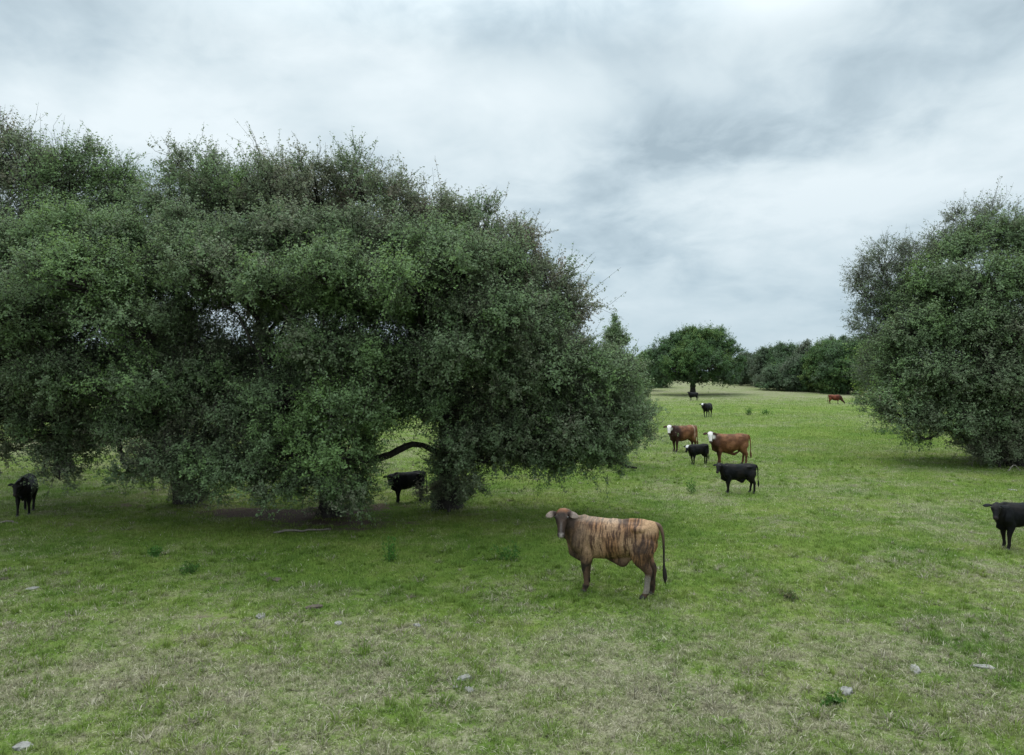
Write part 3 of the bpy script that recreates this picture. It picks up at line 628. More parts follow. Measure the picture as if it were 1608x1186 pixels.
    make_tree('pale_tree', b, [
        LB(1385, 415, 34.5, 42, 38, None, 0.79, 0.59), LB(1430, 410, 34.5, 38, 32, None, 0.72, 0.59), LB(1360, 455, 34.5, 36, 42, None, 0.79, 0.59), LB(1400, 470, 34.5, 45, 42, None, 0.79, 0.56), LB(1370, 515, 34.5, 40, 38, None, 0.94, 0.62),
        LB(1410, 545, 34.5, 45, 40, None, 1.10, 0.65), LB(1520, 345, 34.5, 38, 24, None, 0.72, 0.47), LB(1560, 335, 34.5, 35, 18, None, 0.66, 0.50), LB(1480, 380, 34.5, 36, 30, None, 0.75, 0.53), LB(1380, 575, 35, 38, 35, None, 1.10, 0.74)],
        'thin pale grey-green tree leaning out left of the massive oak', group='oaks at the right edge', mat=M_PALE, bark=M_BARKP, trunk_r=.25, fork=wpt(1480, 600, 34), seed=9, leaf=.10, clump=.7, spacing=.48, twigs=10, per=11, wr=.45)
    b = gpt(1400, 664)
    make_tree('leafy_tree', b, [LB(1372, 600, 50, 30, 40, None, 1, .95), LB(1355, 570, 50, 20, 22, None, .8, .8), LB(1385, 560, 50, 32, 28, None, 1, .85), LB(1362, 632, 50, 20, 16, None, 1, .95), LB(1395, 630, 50, 25, 25, None, 1, .8)],
        'yellow-green tree peeping out left of the massive oak, near the grazing cow', group=None, trunk_r=.2, fork_h=1.0, seed=10, leaf=.16, clump=.9, spacing=.8, twigs=9, per=9, mat=M_FAR)

def build_bushes():
    for (px, py, h, w, lab, tint, sd) in [(705, 804, 1.15, 1.25, 'dark low bush at the foot of the right-hand oak beside the half-hidden calf', .3, 31), (525, 812, .7, .9, 'dark sucker bush around the trunk of the middle oak', .35, 32),
                                      (300, 792, .55, .6, 'small dark bush at the foot of the left oak trunk', .35, 33), (1570, 735, 1.5, 1.5, 'dark undergrowth bush below the massive oak at the right edge', .45, 34)]:
        X, Y, Z = gpt(px, py)
        lobes = [((X + dx * w, Y + dy * w, Z + h * f), (w * .5, w * .5, h * .42), .9, tint) for dx, dy, f in ((-.45, 0, .42), (.1, -.2, .55), (.5, .1, .45), (0, .4, .4))]
        make_tree('bush', (X, Y, Z), lobes, lab, 'bush', trunk_r=.05, fork_h=.12, seed=sd, clump=.3, spacing=.34, twigs=8, per=9, leaf=.07)

def build_far_trees():
    X, Y, Z = gpt(1088, 621.5)
    D = Y
    make_tree('oak_tree', (X, Y, Z), [
        LB(1088, 545, D, 42, 28, None, 1, .7), LB(1060, 550, D, 34, 26, None, 1, .7), LB(1120, 545, D, 36, 26, None, 1, .65), LB(1040, 568, D, 26, 22, None, 1, .65), LB(1145, 568, D, 24, 26, None, 1, .6), LB(1065, 575, D - 5, 36, 22, None, 1, .65),
        LB(1110, 572, D - 6, 38, 24, None, 1, .6), LB(1090, 560, D - 6, 36, 26, None, 1, .7), LB(1035, 590, D, 22, 12, None, 1, .5), LB(1140, 592, D - 3, 26, 11, None, 1, .5), LB(1095, 594, D - 3, 40, 9, None, .9, .5), LB(1062, 593, D - 2, 25, 10, None, .9, .5), LB(1090, 530, D, 34, 16, None, 1, .75), LB(1120, 525, D, 22, 10, None, 1, .65)],
        'large round-crowned oak standing alone in the far pasture above the black cow', mat=M_FAR, trunk_r=.55, fork_h=2.0, seed=12, leaf=.23, clump=1.05, spacing=1.05, twigs=10, per=14, wr=.7)
    # treeline: (px, base py, top py, half width px, depth, tint, label)
    TL = [(1012, 606, 556, 16, 150, .75, 'pale green tree just left of the round oak'), (1028, 606, 548, 18, 165, .6, 'second small tree left of the round oak, behind its crown'),
          (1160, 604, 566, 24, 190, .6, 'low tree right behind the right side of the round oak'), (1186, 606, 553, 20, 175, .35, 'greyish tree at the left end of the far treeline'),
          (1210, 607, 546, 22, 165, .4, 'dark tree in the far treeline next to the greyish one'), (1238, 609, 540, 22, 160, .55, 'tree with a rounded green top in the far treeline'),
          (1266, 612, 532, 15, 150, .3, 'darkest tree in the far treeline, with a pointed top'), (1252, 611, 562, 20, 145, .45, 'shorter tree before the dark pointed one'),
          (1300, 616, 537, 30, 140, .7, 'broad grey-green tree above the grazing red cow'), (1332, 617, 538, 30, 135, .6, 'rounded tree right of the broad grey-green one'),
          (1303, 613, 529, 10, 175, .45, 'small treetop poking above the broad grey-green tree'), (1325, 613, 529, 9, 175, .45, 'thin treetop above the rounded tree at the right'),
          (1360, 618, 528, 30, 150, .5, 'dark tree where the treeline meets the right-hand oaks'), (1222, 607, 574, 22, 150, .45, 'low thick tree at the foot of the treeline')]
    for i, (px, bp, tp, hw, D, tint, lab) in enumerate(TL):
        X = (px - 804) / F * D; Z = float(gh(X, D)); k = D / F
        top = CAMH + (HZ - tp) * k; h = (top - Z) * 1.03; w = hw * k * 1.5; tint = min(1, max(.05, (tint - .5) * 1.5 + .45))
        rg = random.Random(100 + i); lobes = []
        pointed = 'pointed' in lab
        for q in range(13):
            f = rg.uniform(.08, .8); a = rg.uniform(0, 6.28); sp = (1 - f * (.85 if pointed else .45)) * rg.uniform(.35, .75)
            lobes.append(((X + math.cos(a) * w * sp, D + math.sin(a) * w * sp, Z + h * f), (w * rg.uniform(.45, .62), w * rg.uniform(.45, .6), h * rg.uniform(.17, .26)), 1.0, tint + rg.uniform(-.12, .12)))
        lobes.append(((X, D, Z + h * .84), (w * (.2 if pointed else .5), w * .4, h * .16), 1, tint))
        lobes.append(((X, D, Z + h * .4), (w * .95, w * .8, h * .40), 1, tint))
        lobes = [(c_, r_, 1, t_) for c_, r_, _, t_ in lobes]
        make_tree('treeline_tree', (X, D, Z), lobes, lab, 'tree', 'trees along the far edge of the pasture', M_FAR, trunk_r=.25, fork_h=1.2, seed=200 + i, leaf=.26, clump=1.0, spacing=.95, twigs=8, per=10, wr=.7)
    # trees beyond the oaks on the left, glimpsed through gaps
    base = None; protos = []
    for i, (px, D, s) in enumerate([(40, 190, 1.0), (130, 205, .9), (260, 185, 1.1), (370, 200, .85), (480, 190, 1.0), (600, 205, .95), (730, 195, 1.05), (850, 205, .9), (955, 195, .95), (-80, 190, 1.1)]):
        X = (px - 804) / F * D; Z = float(gh(X, D))
        if i < 2:
            rg = random.Random(300 + i)
            lobes = [((X + rg.uniform(-4, 4), D + rg.uniform(-3, 3), Z + rg.uniform(2, 7)), (3.2, 3, 2.2), 1, .5 + rg.uniform(-.15, .15)) for _ in range(9)]
            o = make_tree('distant_tree', (X, D, Z), lobes, 'dark distant tree glimpsed beyond the oaks on the left', 'tree', 'trees glimpsed beyond the left oaks', M_FAR, trunk_r=.25, fork_h=1.2, seed=300 + i, leaf=.45, clump=1.5, spacing=1.5, twigs=8, per=6, wr=.7)
            protos.append(o)
        else:
            src = protos[i % 2]; o = src.copy(); COL.objects.link(o)
            o.location = (X, D, Z); o.rotation_euler = (0, 0, i * 1.3); o.scale = (s * 1.1, s * 1.1, s)
            for ch in list(src.children):
                c = ch.copy(); COL.objects.link(c); c.parent = o

# ------------------------------------------------------------------ cattle
def ring_loft(bag, C, A, B, wa, wb, S=18):
    """closed loft: centres C, axes A/B per ring with half sizes wa/wb"""
    C = np.array(C, float); A = np.array(A, float); B = np.array(B, float)
    th = np.arange(S) / S * 2 * math.pi; K = len(C)
    V = C[:, None] + A[:, None] * (np.array(wa)[:, None, None] * np.cos(th)[None, :, None]) + B[:, None] * (np.array(wb)[:, None, None] * np.sin(th)[None, :, None])
    V = V.reshape(-1, 3)
    j = np.arange(S); j2 = (j + 1) % S
    fs = []
    for k in range(K - 1):
        for a, b in zip(j, j2): fs.append((k * S + a, k * S + b, (k + 1) * S + b, (k + 1) * S + a))
    n = len(V); V = np.concatenate([V, C[:1], C[-1:]])
    tri = [(n, b, a, a) for a, b in zip(j, j2)] + [(n + 1, (K - 1) * S + a, (K - 1) * S + b, (K - 1) * S + b) for a, b in zip(j, j2)]
    bag.append((V, fs, [t[:3] for t in tri]))

def frames(P, upv):
    P = np.array(P, float); T = np.empty_like(P); T[1:-1] = P[2:] - P[:-2]; T[0] = P[1] - P[0]; T[-1] = P[-1] - P[-2]; T = unit(T)
    A = unit(np.cross(T, np.tile(upv, (len(P), 1)))); B = np.cross(A, T)
    return A, B

def smooth_path(P, r, n=14):
    P = np.array(P, float); r = np.array(r, float); t = np.linspace(0, len(P) - 1, n); i = np.minimum(t.astype(int), len(P) - 2); f = (t - i)
    def cr(Q):
        q0 = Q[np.maximum(i - 1, 0)]; q1 = Q[i]; q2 = Q[i + 1]; q3 = Q[np.minimum(i + 2, len(Q) - 1)]; g = f if Q.ndim == 1 else f[:, None]
        return .5 * (2 * q1 + (-q0 + q2) * g + (2 * q0 - 5 * q1 + 4 * q2 - q3) * g ** 2 + (-q0 + 3 * q1 - 3 * q2 + q3) * g ** 3)
    return cr(P), np.maximum(cr(r), .004)

def bag_mesh(bag, name='tmp'):
    me = bpy.data.meshes.new(name); V = []; Fc = []; n = 0
    for v, q, t in bag:
        V += [tuple(p) for p in v]; Fc += [tuple(i + n for i in f) for f in q] + [tuple(i + n for i in f) for f in t]; n += len(v)
    me.from_pydata(V, [], Fc); me.update()
    return me

def remeshed(bag, voxel, it=6):
    me = bag_mesh(bag); o = bpy.data.objects.new('tmp', me); COL.objects.link(o)
    m = o.modifiers.new('r', 'REMESH'); m.mode = 'VOXEL'; m.voxel_size = voxel; m.use_smooth_shade = True
    s = o.modifiers.new('s', 'SMOOTH'); s.factor = .5; s.iterations = it
    dg = bpy.context.evaluated_depsgraph_get()
    res = bpy.data.meshes.new_from_object(o.evaluated_get(dg))
    bpy.data.objects.remove(o); bpy.data.meshes.remove(me)
    return res

def coat_material(name, rough=.55, spec=.12):
    m, N, L = new_mat(name); o, p = out_principled(N, L, rough, spec)
    a = N.new('ShaderNodeAttribute'); a.attribute_name = 'coat'
    tc = N.new('ShaderNodeTexCoord'); n = N.new('ShaderNodeTexNoise'); n.inputs['Scale'].default_value = 38; n.inputs['Detail'].default_value = 5
    L.new(tc.outputs['Object'], n.inputs['Vector'])
    mr = N.new('ShaderNodeMapRange'); L.new(n.outputs['Fac'], mr.inputs[0]); mr.inputs[1].default_value = .3; mr.inputs[2].default_value = .7; mr.inputs[3].default_value = .72; mr.inputs[4].default_value = 1.25
    vm = N.new('ShaderNodeVectorMath'); vm.operation = 'SCALE'; L.new(a.outputs['Color'], vm.inputs[0]); L.new(mr.outputs[0], vm.inputs['Scale']); L.new(vm.outputs[0], p.inputs['Base Color'])
    b = N.new('ShaderNodeBump'); b.inputs['Strength'].default_value = .35; b.inputs['Distance'].default_value = .01; L.new(n.outputs['Fac'], b.inputs['Height']); L.new(b.outputs[0], p.inputs['Normal'])
    return m
M_COAT = coat_material('cattle_coat')
def plain(name, c, rough=.6, spec=.3, sc=20):
    m, N, L = new_mat(name); o, p = out_principled(N, L, rough, spec)
    tc = N.new('ShaderNodeTexCoord'); n = N.new('ShaderNodeTexNoise'); n.inputs['Scale'].default_value = sc; L.new(tc.outputs['Object'], n.inputs['Vector'])
    r = ramp_node(N, [(.3, tuple(v * .7 for v in c)), (.7, tuple(v * 1.2 for v in c))]); L.new(n.outputs['Fac'], r.inputs[0]); L.new(r.outputs[0], p.inputs['Base Color'])
    return m
M_HOOF = plain('hoof_horn', (.035, .03, .027)); M_EYE = plain('eye_wet', (.008, .006, .005), .15, .6)

def lerp(a, b, t): return np.array(a)[None] * (1 - t[:, None]) + np.array(b)[None] * t[:, None]

def make_cow(name, label, cat, loc, heading, scale, poll, yaw, pitch, coat, legs=(0, 0, 0, 0), group='cattle grazing in the pasture', belly=1.0, flap=0.0, ear=(.23, .058, -.12), voxel=.02, bulk=1.0, tail_swing=0.0, udder=False):
    root = empty(name, loc, R(heading)); root.scale = (scale,) * 3; tag(root, label, cat, group)
    bag = []
    # torso
    T = [(-.815, 1.16, .07, .07), (-.78, 1.14, .17, .16), (-.68, 1.10, .26, .235), (-.52, 1.06, .31, .265), (-.32, 1.01, .335, .275), (-.08, .975, .375, .315), (.16, .955, .395, .33), (.38, .965, .395, .30), (.54, .985, .385, .255), (.68, .99, .345, .22), (.79, 1.0, .27, .165), (.86, 1.02, .15, .09)]
    n = len(T)

    C = [(x, 0, z + h - h * (1 + (belly - 1) * math.exp(-((x - .05) / .45) ** 2))) for x, z, h, w in T]
    hh = [h * (1 + (belly - 1) * math.exp(-((x - .05) / .45) ** 2)) for x, z, h, w in T]
    ring_loft(bag, C, [(0, 1, 0)] * n, [(0, 0, 1)] * n, [w * bulk for *_, w in T], hh, 24)
    # spine / withers, hooks and pins
    P, r = smooth_path([(-.76, 0, 1.30), (-.45, 0, 1.335), (.0, 0, 1.31), (.40, 0, 1.315), (.58, 0, 1.345), (.72, 0, 1.28)], [.045, .05, .05, .055, .055, .05], 14)
    A, B = frames(P, (0, 0, 1)); ring_loft(bag, P, A, B, r * 1.3, r, 12)
    for s in (-1, 1):
        P, r = smooth_path([(-.34, s * .16, 1.21), (-.45, s * .185, 1.22), (-.60, s * .13, 1.22), (-.74, s * .09, 1.19)], [.05, .07, .07, .05], 8)
        A, B = frames(P, (0, 0, 1)); ring_loft(bag, P, A, B, r, r, 10)
        # shoulder blade
        P, r = smooth_path([(.56, s * .10, 1.28), (.56, s * .18, 1.08), (.60, s * .20, .88), (.50, s * .17, .74)], [.07, .11, .12, .09], 10)
        A, B = frames(P, (1, 0, 0)); ring_loft(bag, P, A, B, r * .7, r * 1.25, 14)
    # legs: fl, fr, rl, rr   (left = +y)
    hooves = []
    for k, (s, dx) in enumerate(zip((1, -1, 1, -1), legs)):
        if k < 2:
            pts = [(.54, .115, 1.02, .07), (.53, .155, .86, .135), (.49, .165, .70, .115), (.50, .155, .56, .085), (.51, .15, .44, .068), (.505, .15, .38, .056), (.50, .15, .24, .044), (.495, .15, .15, .050), (.515, .15, .09, .046), (.535, .15, .03, .055)]
            zt = .80
        else:
            pts = [(-.58, .09, 1.14, .09), (-.565, .13, 1.00, .185), (-.53, .165, .82, .185), (-.54, .165, .68, .14), (-.61, .15, .56, .092), (-.665, .145, .48, .072), (-.665, .145, .41, .060), (-.65, .145, .28, .048), (-.645, .145, .16, .052), (-.63, .145, .09, .047), (-.605, .145, .03, .056)]
            zt = .85
        Pn = []; rr = []
        for x, y, z, r_ in pts:
            f = max(0, (zt - z) / zt); lift = 0
            Pn.append((x + dx * f, s * y, z + lift)); rr.append(r_)
        P, r = smooth_path(Pn, rr, 22)
        A, B = frames(P, (1, 0, 0))
        ax = np.where(P[:, 2] > .55, 1.0, 1.0)
        ring_loft(bag, P, A, B, r * np.where(P[:, 2] > .6, .72, .92), r * np.where(P[:, 2] > .6, 1.2, 1.08), 14)
        hooves.append((Pn[-1][0], s * (.15 if k < 2 else .145)))
    # head frame
    ps, ph = R(yaw), R(pitch)
    d = np.array([math.cos(ps) * math.cos(ph), math.sin(ps) * math.cos(ph), -math.sin(ph)])
    u = np.array([math.cos(ps) * math.sin(ph), math.sin(ps) * math.sin(ph), math.cos(ph)])
    lat = np.cross(u, d)
    poll = np.array(poll, float)
    H = [(-.03, .055, .05, -.05), (.01, .095, .085, -.055), (.07, .118, .118, -.06), (.14, .122, .128, -.062), (.20, .112, .122, -.062), (.28, .086, .10, -.055), (.36, .069, .083, -.05), (.42, .070, .075, -.05), (.465, .074, .066, -.052), (.50, .06, .05, -.055), (.515, .03, .025, -.055)]
    ring_loft(bag, [poll + d * t + u * o for t, a, b_, o in H], [lat] * len(H), [u] * len(H), [a for t, a, b_, o in H], [b_ for t, a, b_, o in H], 20)
    # jaw cheek
    for s in (-1, 1):
        P, r = smooth_path([poll + d * .08 - u * .10 + lat * s * .05, poll + d * .18 - u * .14 + lat * s * .045, poll + d * .34 - u * .105 + lat * s * .03], [.06, .06, .035], 7)
        A, B = frames(P, u); ring_loft(bag, P, A, B, r, r, 10)
        P, r = smooth_path([poll + d * .10 + u * .01 + lat * s * .085, poll + d * .15 + u * .02 + lat * s * .098, poll + d * .20 + u * .005 + lat * s * .085], [.02, .032, .02], 5)
        A, B = frames(P, u); ring_loft(bag, P, A, B, r, r, 8)
    # neck
    n0 = np.array([.58, 0, 1.10]); n1 = poll + d * .06 - u * .07
    L_ = np.linalg.norm(n1 - n0)
    fwd = unit(np.array([math.cos(ps * .75), math.sin(ps * .75), .0]) * .8 + unit(n1 - n0) * .6)
    P = bez(n0, n1, n0 + np.array([1, 0, .1]) * L_ * .42, n1 - fwd * L_ * .30, 12)
    t = np.linspace(0, 1, 12)
    hh_ = (.27 * (1 - t) ** 1.1 + .125 * t ** .8 + .03 * t * (1 - t)) * (0.9 + .1 * bulk); hw_ = (.185 * (1 - t) + .098 * t) * bulk
    A, B = frames(P, (0, 0, 1)); ring_loft(bag, P, A, B, hw_, hh_, 20)
    # dewlap and brisket
    Pd = P - B * (hh_ * .82)[:, None]
    Pd2 = np.concatenate([[(.46, 0, .63)], [(.62, 0, .62)], [(.74, 0, .68)], Pd[2:11]])
    rd = np.concatenate([[.07, .10, .115], np.linspace(.12, .04, 9)])
    A2, B2 = frames(Pd2, (0, 0, 1)); ring_loft(bag, Pd2, A2, B2, rd * .42, rd, 12)
    if flap > 0:     # navel flap under the belly
        zb = 1.0 - .40 * belly
        zb = .955 + .395 - 2 * .395 * belly
        P, r = smooth_path([(.34, 0, zb + .07), (.12, 0, zb + .035), (-.06, 0, zb + .01 - .02 * flap), (-.17, 0, zb - .035 * flap), (-.27, 0, zb + .03), (-.46, 0, zb + .12)], [.03, .055, .05 + .022 * flap, .05 + .03 * flap, .055, .03], 14)
        A, B = frames(P, (0, 0, 1)); ring_loft(bag, P, A, B, r * .42, r, 12)
    if udder:
        P, r = smooth_path([(-.30, 0, .74), (-.42, 0, .68), (-.52, 0, .72)], [.06, .10, .07], 8)
        A, B = frames(P, (0, 0, 1)); ring_loft(bag, P, A, B, r, r, 12)
    me = remeshed(bag, voxel)
    nv = len(me.vertices); V = np.empty(nv * 3, np.float32); me.vertices.foreach_get('co', V); V = V.reshape(-1, 3).astype(float)
    ctr = np.stack([V[:, 0], np.zeros(nv), np.full(nv, 1.0)], 1); rd_ = unit(V - ctr)
    V2 = V + rd_ * ((noise3(V * 5.5, 97) - .5) * .028 + (noise3(V * 13, 98) - .5) * .012)[:, None] * sstep(.5, .7, V[:, 2])[:, None]
    me.vertices.foreach_set('co', V2.astype(np.float32).ravel()); me.update()
    rel = V - poll
    ht = rel @ d; hu = rel @ u; hl = rel @ lat
    head = sstep(.30, .17, np.sqrt(hl ** 2 + (hu + .06) ** 2)) * sstep(-.10, .02, ht) * sstep(-.26, -.15, hu)
    colr = coat(V, ht, hu, hl, head)
    for s in (-1, 1):      # dark rims of the eyes and the nostrils
        e = np.exp(-(((ht - .152) / .030) ** 2 + ((hl - s * .112) / .032) ** 2 + ((hu - .0) / .05) ** 2))
        colr = colr * (1 - .85 * e[:, None]) + np.array((.006, .005, .005))[None] * .85 * e[:, None]
        e = np.exp(-(((ht - .478) / .018) ** 2 + ((hl - s * .038) / .016) ** 2)) * (hu > -.08)
        colr = colr * (1 - .85 * e[:, None]) + np.array((.008, .006, .006))[None] * .85 * e[:, None]
    colr = colr * (.84 + .32 * noise3(V * 26, 95))[:, None]
    a = me.attributes.new('coat', 'FLOAT_COLOR', 'POINT'); a.data.foreach_set('color', np.concatenate([colr, np.ones((nv, 1))], 1).astype(np.float32).ravel())
    me.name = 'body'; me.materials.clear(); me.materials.append(M_COAT)
    me.polygons.foreach_set('use_smooth', np.ones(len(me.polygons), bool))
    body = bpy.data.objects.new('body', me); COL.objects.link(body); body.parent = root
    def part(nm, bg, mat, cf=None, parent=root, smooth=True):
        m2 = bag_mesh(bg, nm); m2.polygons.foreach_set('use_smooth', np.full(len(m2.polygons), smooth, bool))
        if cf is not None:
            q = np.empty(len(m2.vertices) * 3, np.float32); m2.vertices.foreach_get('co', q); q = q.reshape(-1, 3).astype(float)
            c = cf(q); aa = m2.attributes.new('coat', 'FLOAT_COLOR', 'POINT'); aa.data.foreach_set('color', np.concatenate([c, np.ones((len(c), 1))], 1).astype(np.float32).ravel())
        m2.materials.append(mat); o = bpy.data.objects.new(nm, m2); COL.objects.link(o); o.parent = parent
        return o
    # ears
    el, ew, dr = ear
    for s in (-1, 1):
        o0 = poll + d * .055 + lat * s * .095 - u * .035
        ax = unit(lat * s + np.array([0, 0, dr]) - u * .12)
        t = np.linspace(0, 1, 9)
        P = o0 + ax * (t * el)[:, None] - u[None] * (.04 * t ** 2)[:, None]
        wd = ew * np.array([.45, .62, .85, 1.0, 1.05, 1.0, .85, .58, .18])
        side = unit(np.cross(ax, u)); nn = np.cross(side, ax)
        bg = []; ring_loft(bg, P, [side] * 9, [nn] * 9, wd, np.array([.022, .018, .013, .011, .010, .010, .009, .008, .005]), 12)
        sgn = 1 if nn @ u > 0 else -1
        def ecol(q, P=P, nn=nn, sgn=sgn, o0=o0, ax=ax):
            tt = np.clip(((q - o0) @ ax) / el, 0, 1); f = ((q - (o0 + ax * (tt * el)[:, None] - u[None] * (.04 * tt ** 2)[:, None])) @ nn) * sgn
            return coat.ear(tt, f > 0.001)
        part('ear', bg, M_COAT, ecol)
        bg = []; cc = poll + d * .152 + u * .018 + lat * s * .112
        t2 = np.linspace(-.92, .92, 7); rr2 = .024 * np.sqrt(1 - t2 ** 2)
        ring_loft(bg, [cc + d * .021 * v for v in t2], [lat] * 7, [u] * 7, rr2, rr2, 10); part('eye', bg, M_EYE)
    for x, y in hooves:
        bg = []; ring_loft(bg, [(x - .002, y, .062), (x + .004, y, .04), (x + .014, y, .012), (x + .018, y, -.004)], [(0, 1, 0)] * 4, [(1, 0, 0)] * 4, [.045, .050, .056, .057], [.052, .060, .07, .072], 14)
        part('hoof', bg, M_HOOF)
    # tail
    ts = tail_swing
    P, r = smooth_path([(-.74, 0, 1.30), (-.83, 0, 1.27), (-.885, ts * .2, 1.10), (-.90, ts * .5, .86), (-.905, ts * .8, .62), (-.915, ts, .50), (-.925, ts * 1.05, .38), (-.93, ts * 1.1, .27)], [.05, .038, .026, .020, .018, .034, .038, .008], 26)
    A, B = frames(P, (1, 0, 0)); bg = []; ring_loft(bg, P, A, B, r, r, 10)
    part('tail', bg, M_COAT, lambda q: coat.tail(np.clip((1.30 - q[:, 2]) / 1.0, 0, 1)))
    return root

class Coat:
    def __init__(s, kind): s.k = kind
    def ear(s, t, inner):
        k = s.k; n = len(t)
        if k == 'brindle':
            c = np.where(inner[:, None], lerp((.03, .018, .015), (.25, .19, .16), sstep(.22, .55, t)), np.array((.11, .07, .05))[None])  # shade of the ear hollow painted into the coat near the head
            return c
        if k in ('bald_dark', 'bald_red'): return np.tile((.055, .025, .018), (n, 1))
        if k == 'red': return np.tile((.08, .025, .015), (n, 1))
        return np.tile((.009, .009, .010), (n, 1))
    def tail(s, t):
        k = s.k
        if k == 'brindle': return lerp((.12, .075, .05), (.02, .016, .014), sstep(.05, .5, t))
        if k in ('bald_dark', 'bald_red'): return lerp((.19, .07, .03), (.10, .045, .025), t)
        if k == 'red': return lerp((.11, .03, .018), (.05, .016, .012), t)
        return np.tile((.008, .008, .009), (len(t), 1))
    def __call__(s, V, ht, hu, hl, head):
        k = s.k; x, y, z = V[:, 0], V[:, 1], V[:, 2]; n = len(V)
        big = noise3(V * 3.2, 71); mid = noise3(V * 9, 72)
        if k == 'brindle':
            # vertical streaks wrapping the barrel
            wx = x + .035 * (noise3(V * 5, 75) - .5) * 2 + .02 * (noise3(V * 14, 76) - .5)
            s1 = noise3(np.stack([wx * 38, y * 3.0, z * 4.5], 1), 73); s2 = noise3(np.stack([wx * 85, y * 5, z * 8], 1), 74)
            st = sstep(.40, .66, s1 * .46 + s2 * .54 + (big - .5) * .25)
            light = lerp((.30, .185, .108), (.235, .120, .060), sstep(.3, .7, big))
            dark = np.array((.062, .033, .021))[None]
            c = light * (1 - st[:, None]) + dark * st[:, None]
            # fore quarter, neck and belly run darker
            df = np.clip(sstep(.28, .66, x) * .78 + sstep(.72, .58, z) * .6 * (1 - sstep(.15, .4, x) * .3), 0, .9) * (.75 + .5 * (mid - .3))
            df = np.clip(df + .85 * np.exp(-((x + .56) / .16) ** 2 - ((z - .88) / .16) ** 2) * sstep(.3, .7, mid + .15), 0, .93)
            c = c * (1 - df[:, None]) + np.array((.030, .021, .017))[None] * df[:, None]
            # cream rump
            rp = sstep(-.45, -.60, x) * sstep(1.12, 1.25, z); c = c * (1 - rp[:, None]) + np.array((.31, .19, .105))[None] * rp[:, None]
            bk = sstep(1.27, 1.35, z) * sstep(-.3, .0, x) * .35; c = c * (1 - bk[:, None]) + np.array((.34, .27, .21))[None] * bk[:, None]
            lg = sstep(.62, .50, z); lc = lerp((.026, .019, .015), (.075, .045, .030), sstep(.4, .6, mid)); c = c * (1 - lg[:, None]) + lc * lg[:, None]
            wh = sstep(.46, .36, z) * (x < -.2) * sstep(.45, .58, noise3(V * 8, 78) + .06) * (y > 0); wh = np.where(z < .09, 0, wh); c = c * (1 - wh[:, None] * .6) + np.array((.30, .26, .22))[None] * wh[:, None] * .6
            hc = lerp((.026, .019, .016), (.055, .034, .025), mid)
            o = sstep(.10, -.02, ht) * sstep(-.12, -.02, hu); hc = hc * (1 - o[:, None]) + np.array((.20, .085, .042))[None] * o[:, None]
            bl = sstep(.03, .012, np.abs(hl)) * sstep(.2, .3, ht) * .3; hc = hc * (1 - bl[:, None]) + np.array((.20, .17, .16))[None] * bl[:, None]
            mz = sstep(.42, .47, ht) * sstep(-.08, -.03, hu) * sstep(.06, .03, np.abs(hl)); hc = hc * (1 - mz[:, None]) + np.array((.30, .25, .23))[None] * mz[:, None]
            return c * (1 - head[:, None]) + hc * head[:, None]
        if k in ('bald_dark', 'bald_red'):
            c = lerp((.100, .040, .018), (.180, .078, .037), sstep(.35, .65, big * .6 + mid * .4))
            f = sstep(.15, .50, x) if k == 'bald_dark' else sstep(.42, .68, x) * .75
            f = np.clip(f + sstep(.66, .48, z) * (.7 if k == 'bald_dark' else .35), 0, 1)
            c = c * (1 - f[:, None]) + np.array((.035, .016, .012))[None] * f[:, None]
            if k == 'bald_dark':
                st = sstep(.06, .03, np.abs(x + .52)) * sstep(.6, .8, z); c = c * (1 - .5 * st[:, None]) + np.array((.40, .28, .2))[None] * .5 * st[:, None]
            w = head * sstep(-.03, .02, ht) * sstep(-.19, -.13, hu)
            wc = np.tile((.72, .66, .62), (n, 1)); mz = sstep(.43, .47, ht); wc = wc * (1 - mz[:, None]) + np.array((.10, .07, .06))[None] * mz[:, None]
            return c * (1 - w[:, None]) + wc * w[:, None]
        if k == 'red':
            c = lerp((.085, .022, .012), (.155, .045, .022), sstep(.35, .65, big)); f = np.clip(sstep(.5, .8, x) + sstep(.6, .4, z), 0, 1) * .8
            return c * (1 - f[:, None]) + np.array((.03, .014, .01))[None] * f[:, None]
        c = lerp((.0035, .0035, .004), (.010, .008, .0075), sstep(.35, .65, big))
        if k == 'black_face':
            w = head * sstep(.24, .17, ht) * sstep(.11, .06, np.abs(hl)) * sstep(-.12, -.06, hu); c = c * (1 - w[:, None]) + np.array((.62, .60, .58))[None] * w[:, None]
        if k == 'black_blaze':
            w = head * sstep(.07, .045, np.abs(hl)) * sstep(-.10, -.04, hu) * sstep(.30, .22, np.abs(ht - .22)); c = c * (1 - w[:, None]) + np.array((.45, .44, .43))[None] * w[:, None]
        if k == 'black_smudge':
            w = head * sstep(.25, .4, ht) * sstep(.45, .6, noise3(V * 12, 79)); c = c * (1 - w[:, None]) + np.array((.25, .25, .27))[None] * w[:, None]
        if k == 'black':
            w = head * sstep(.40, .47, ht) * .6; c = c * (1 - w[:, None]) + np.array((.05, .035, .035))[None] * w[:, None]
        return c

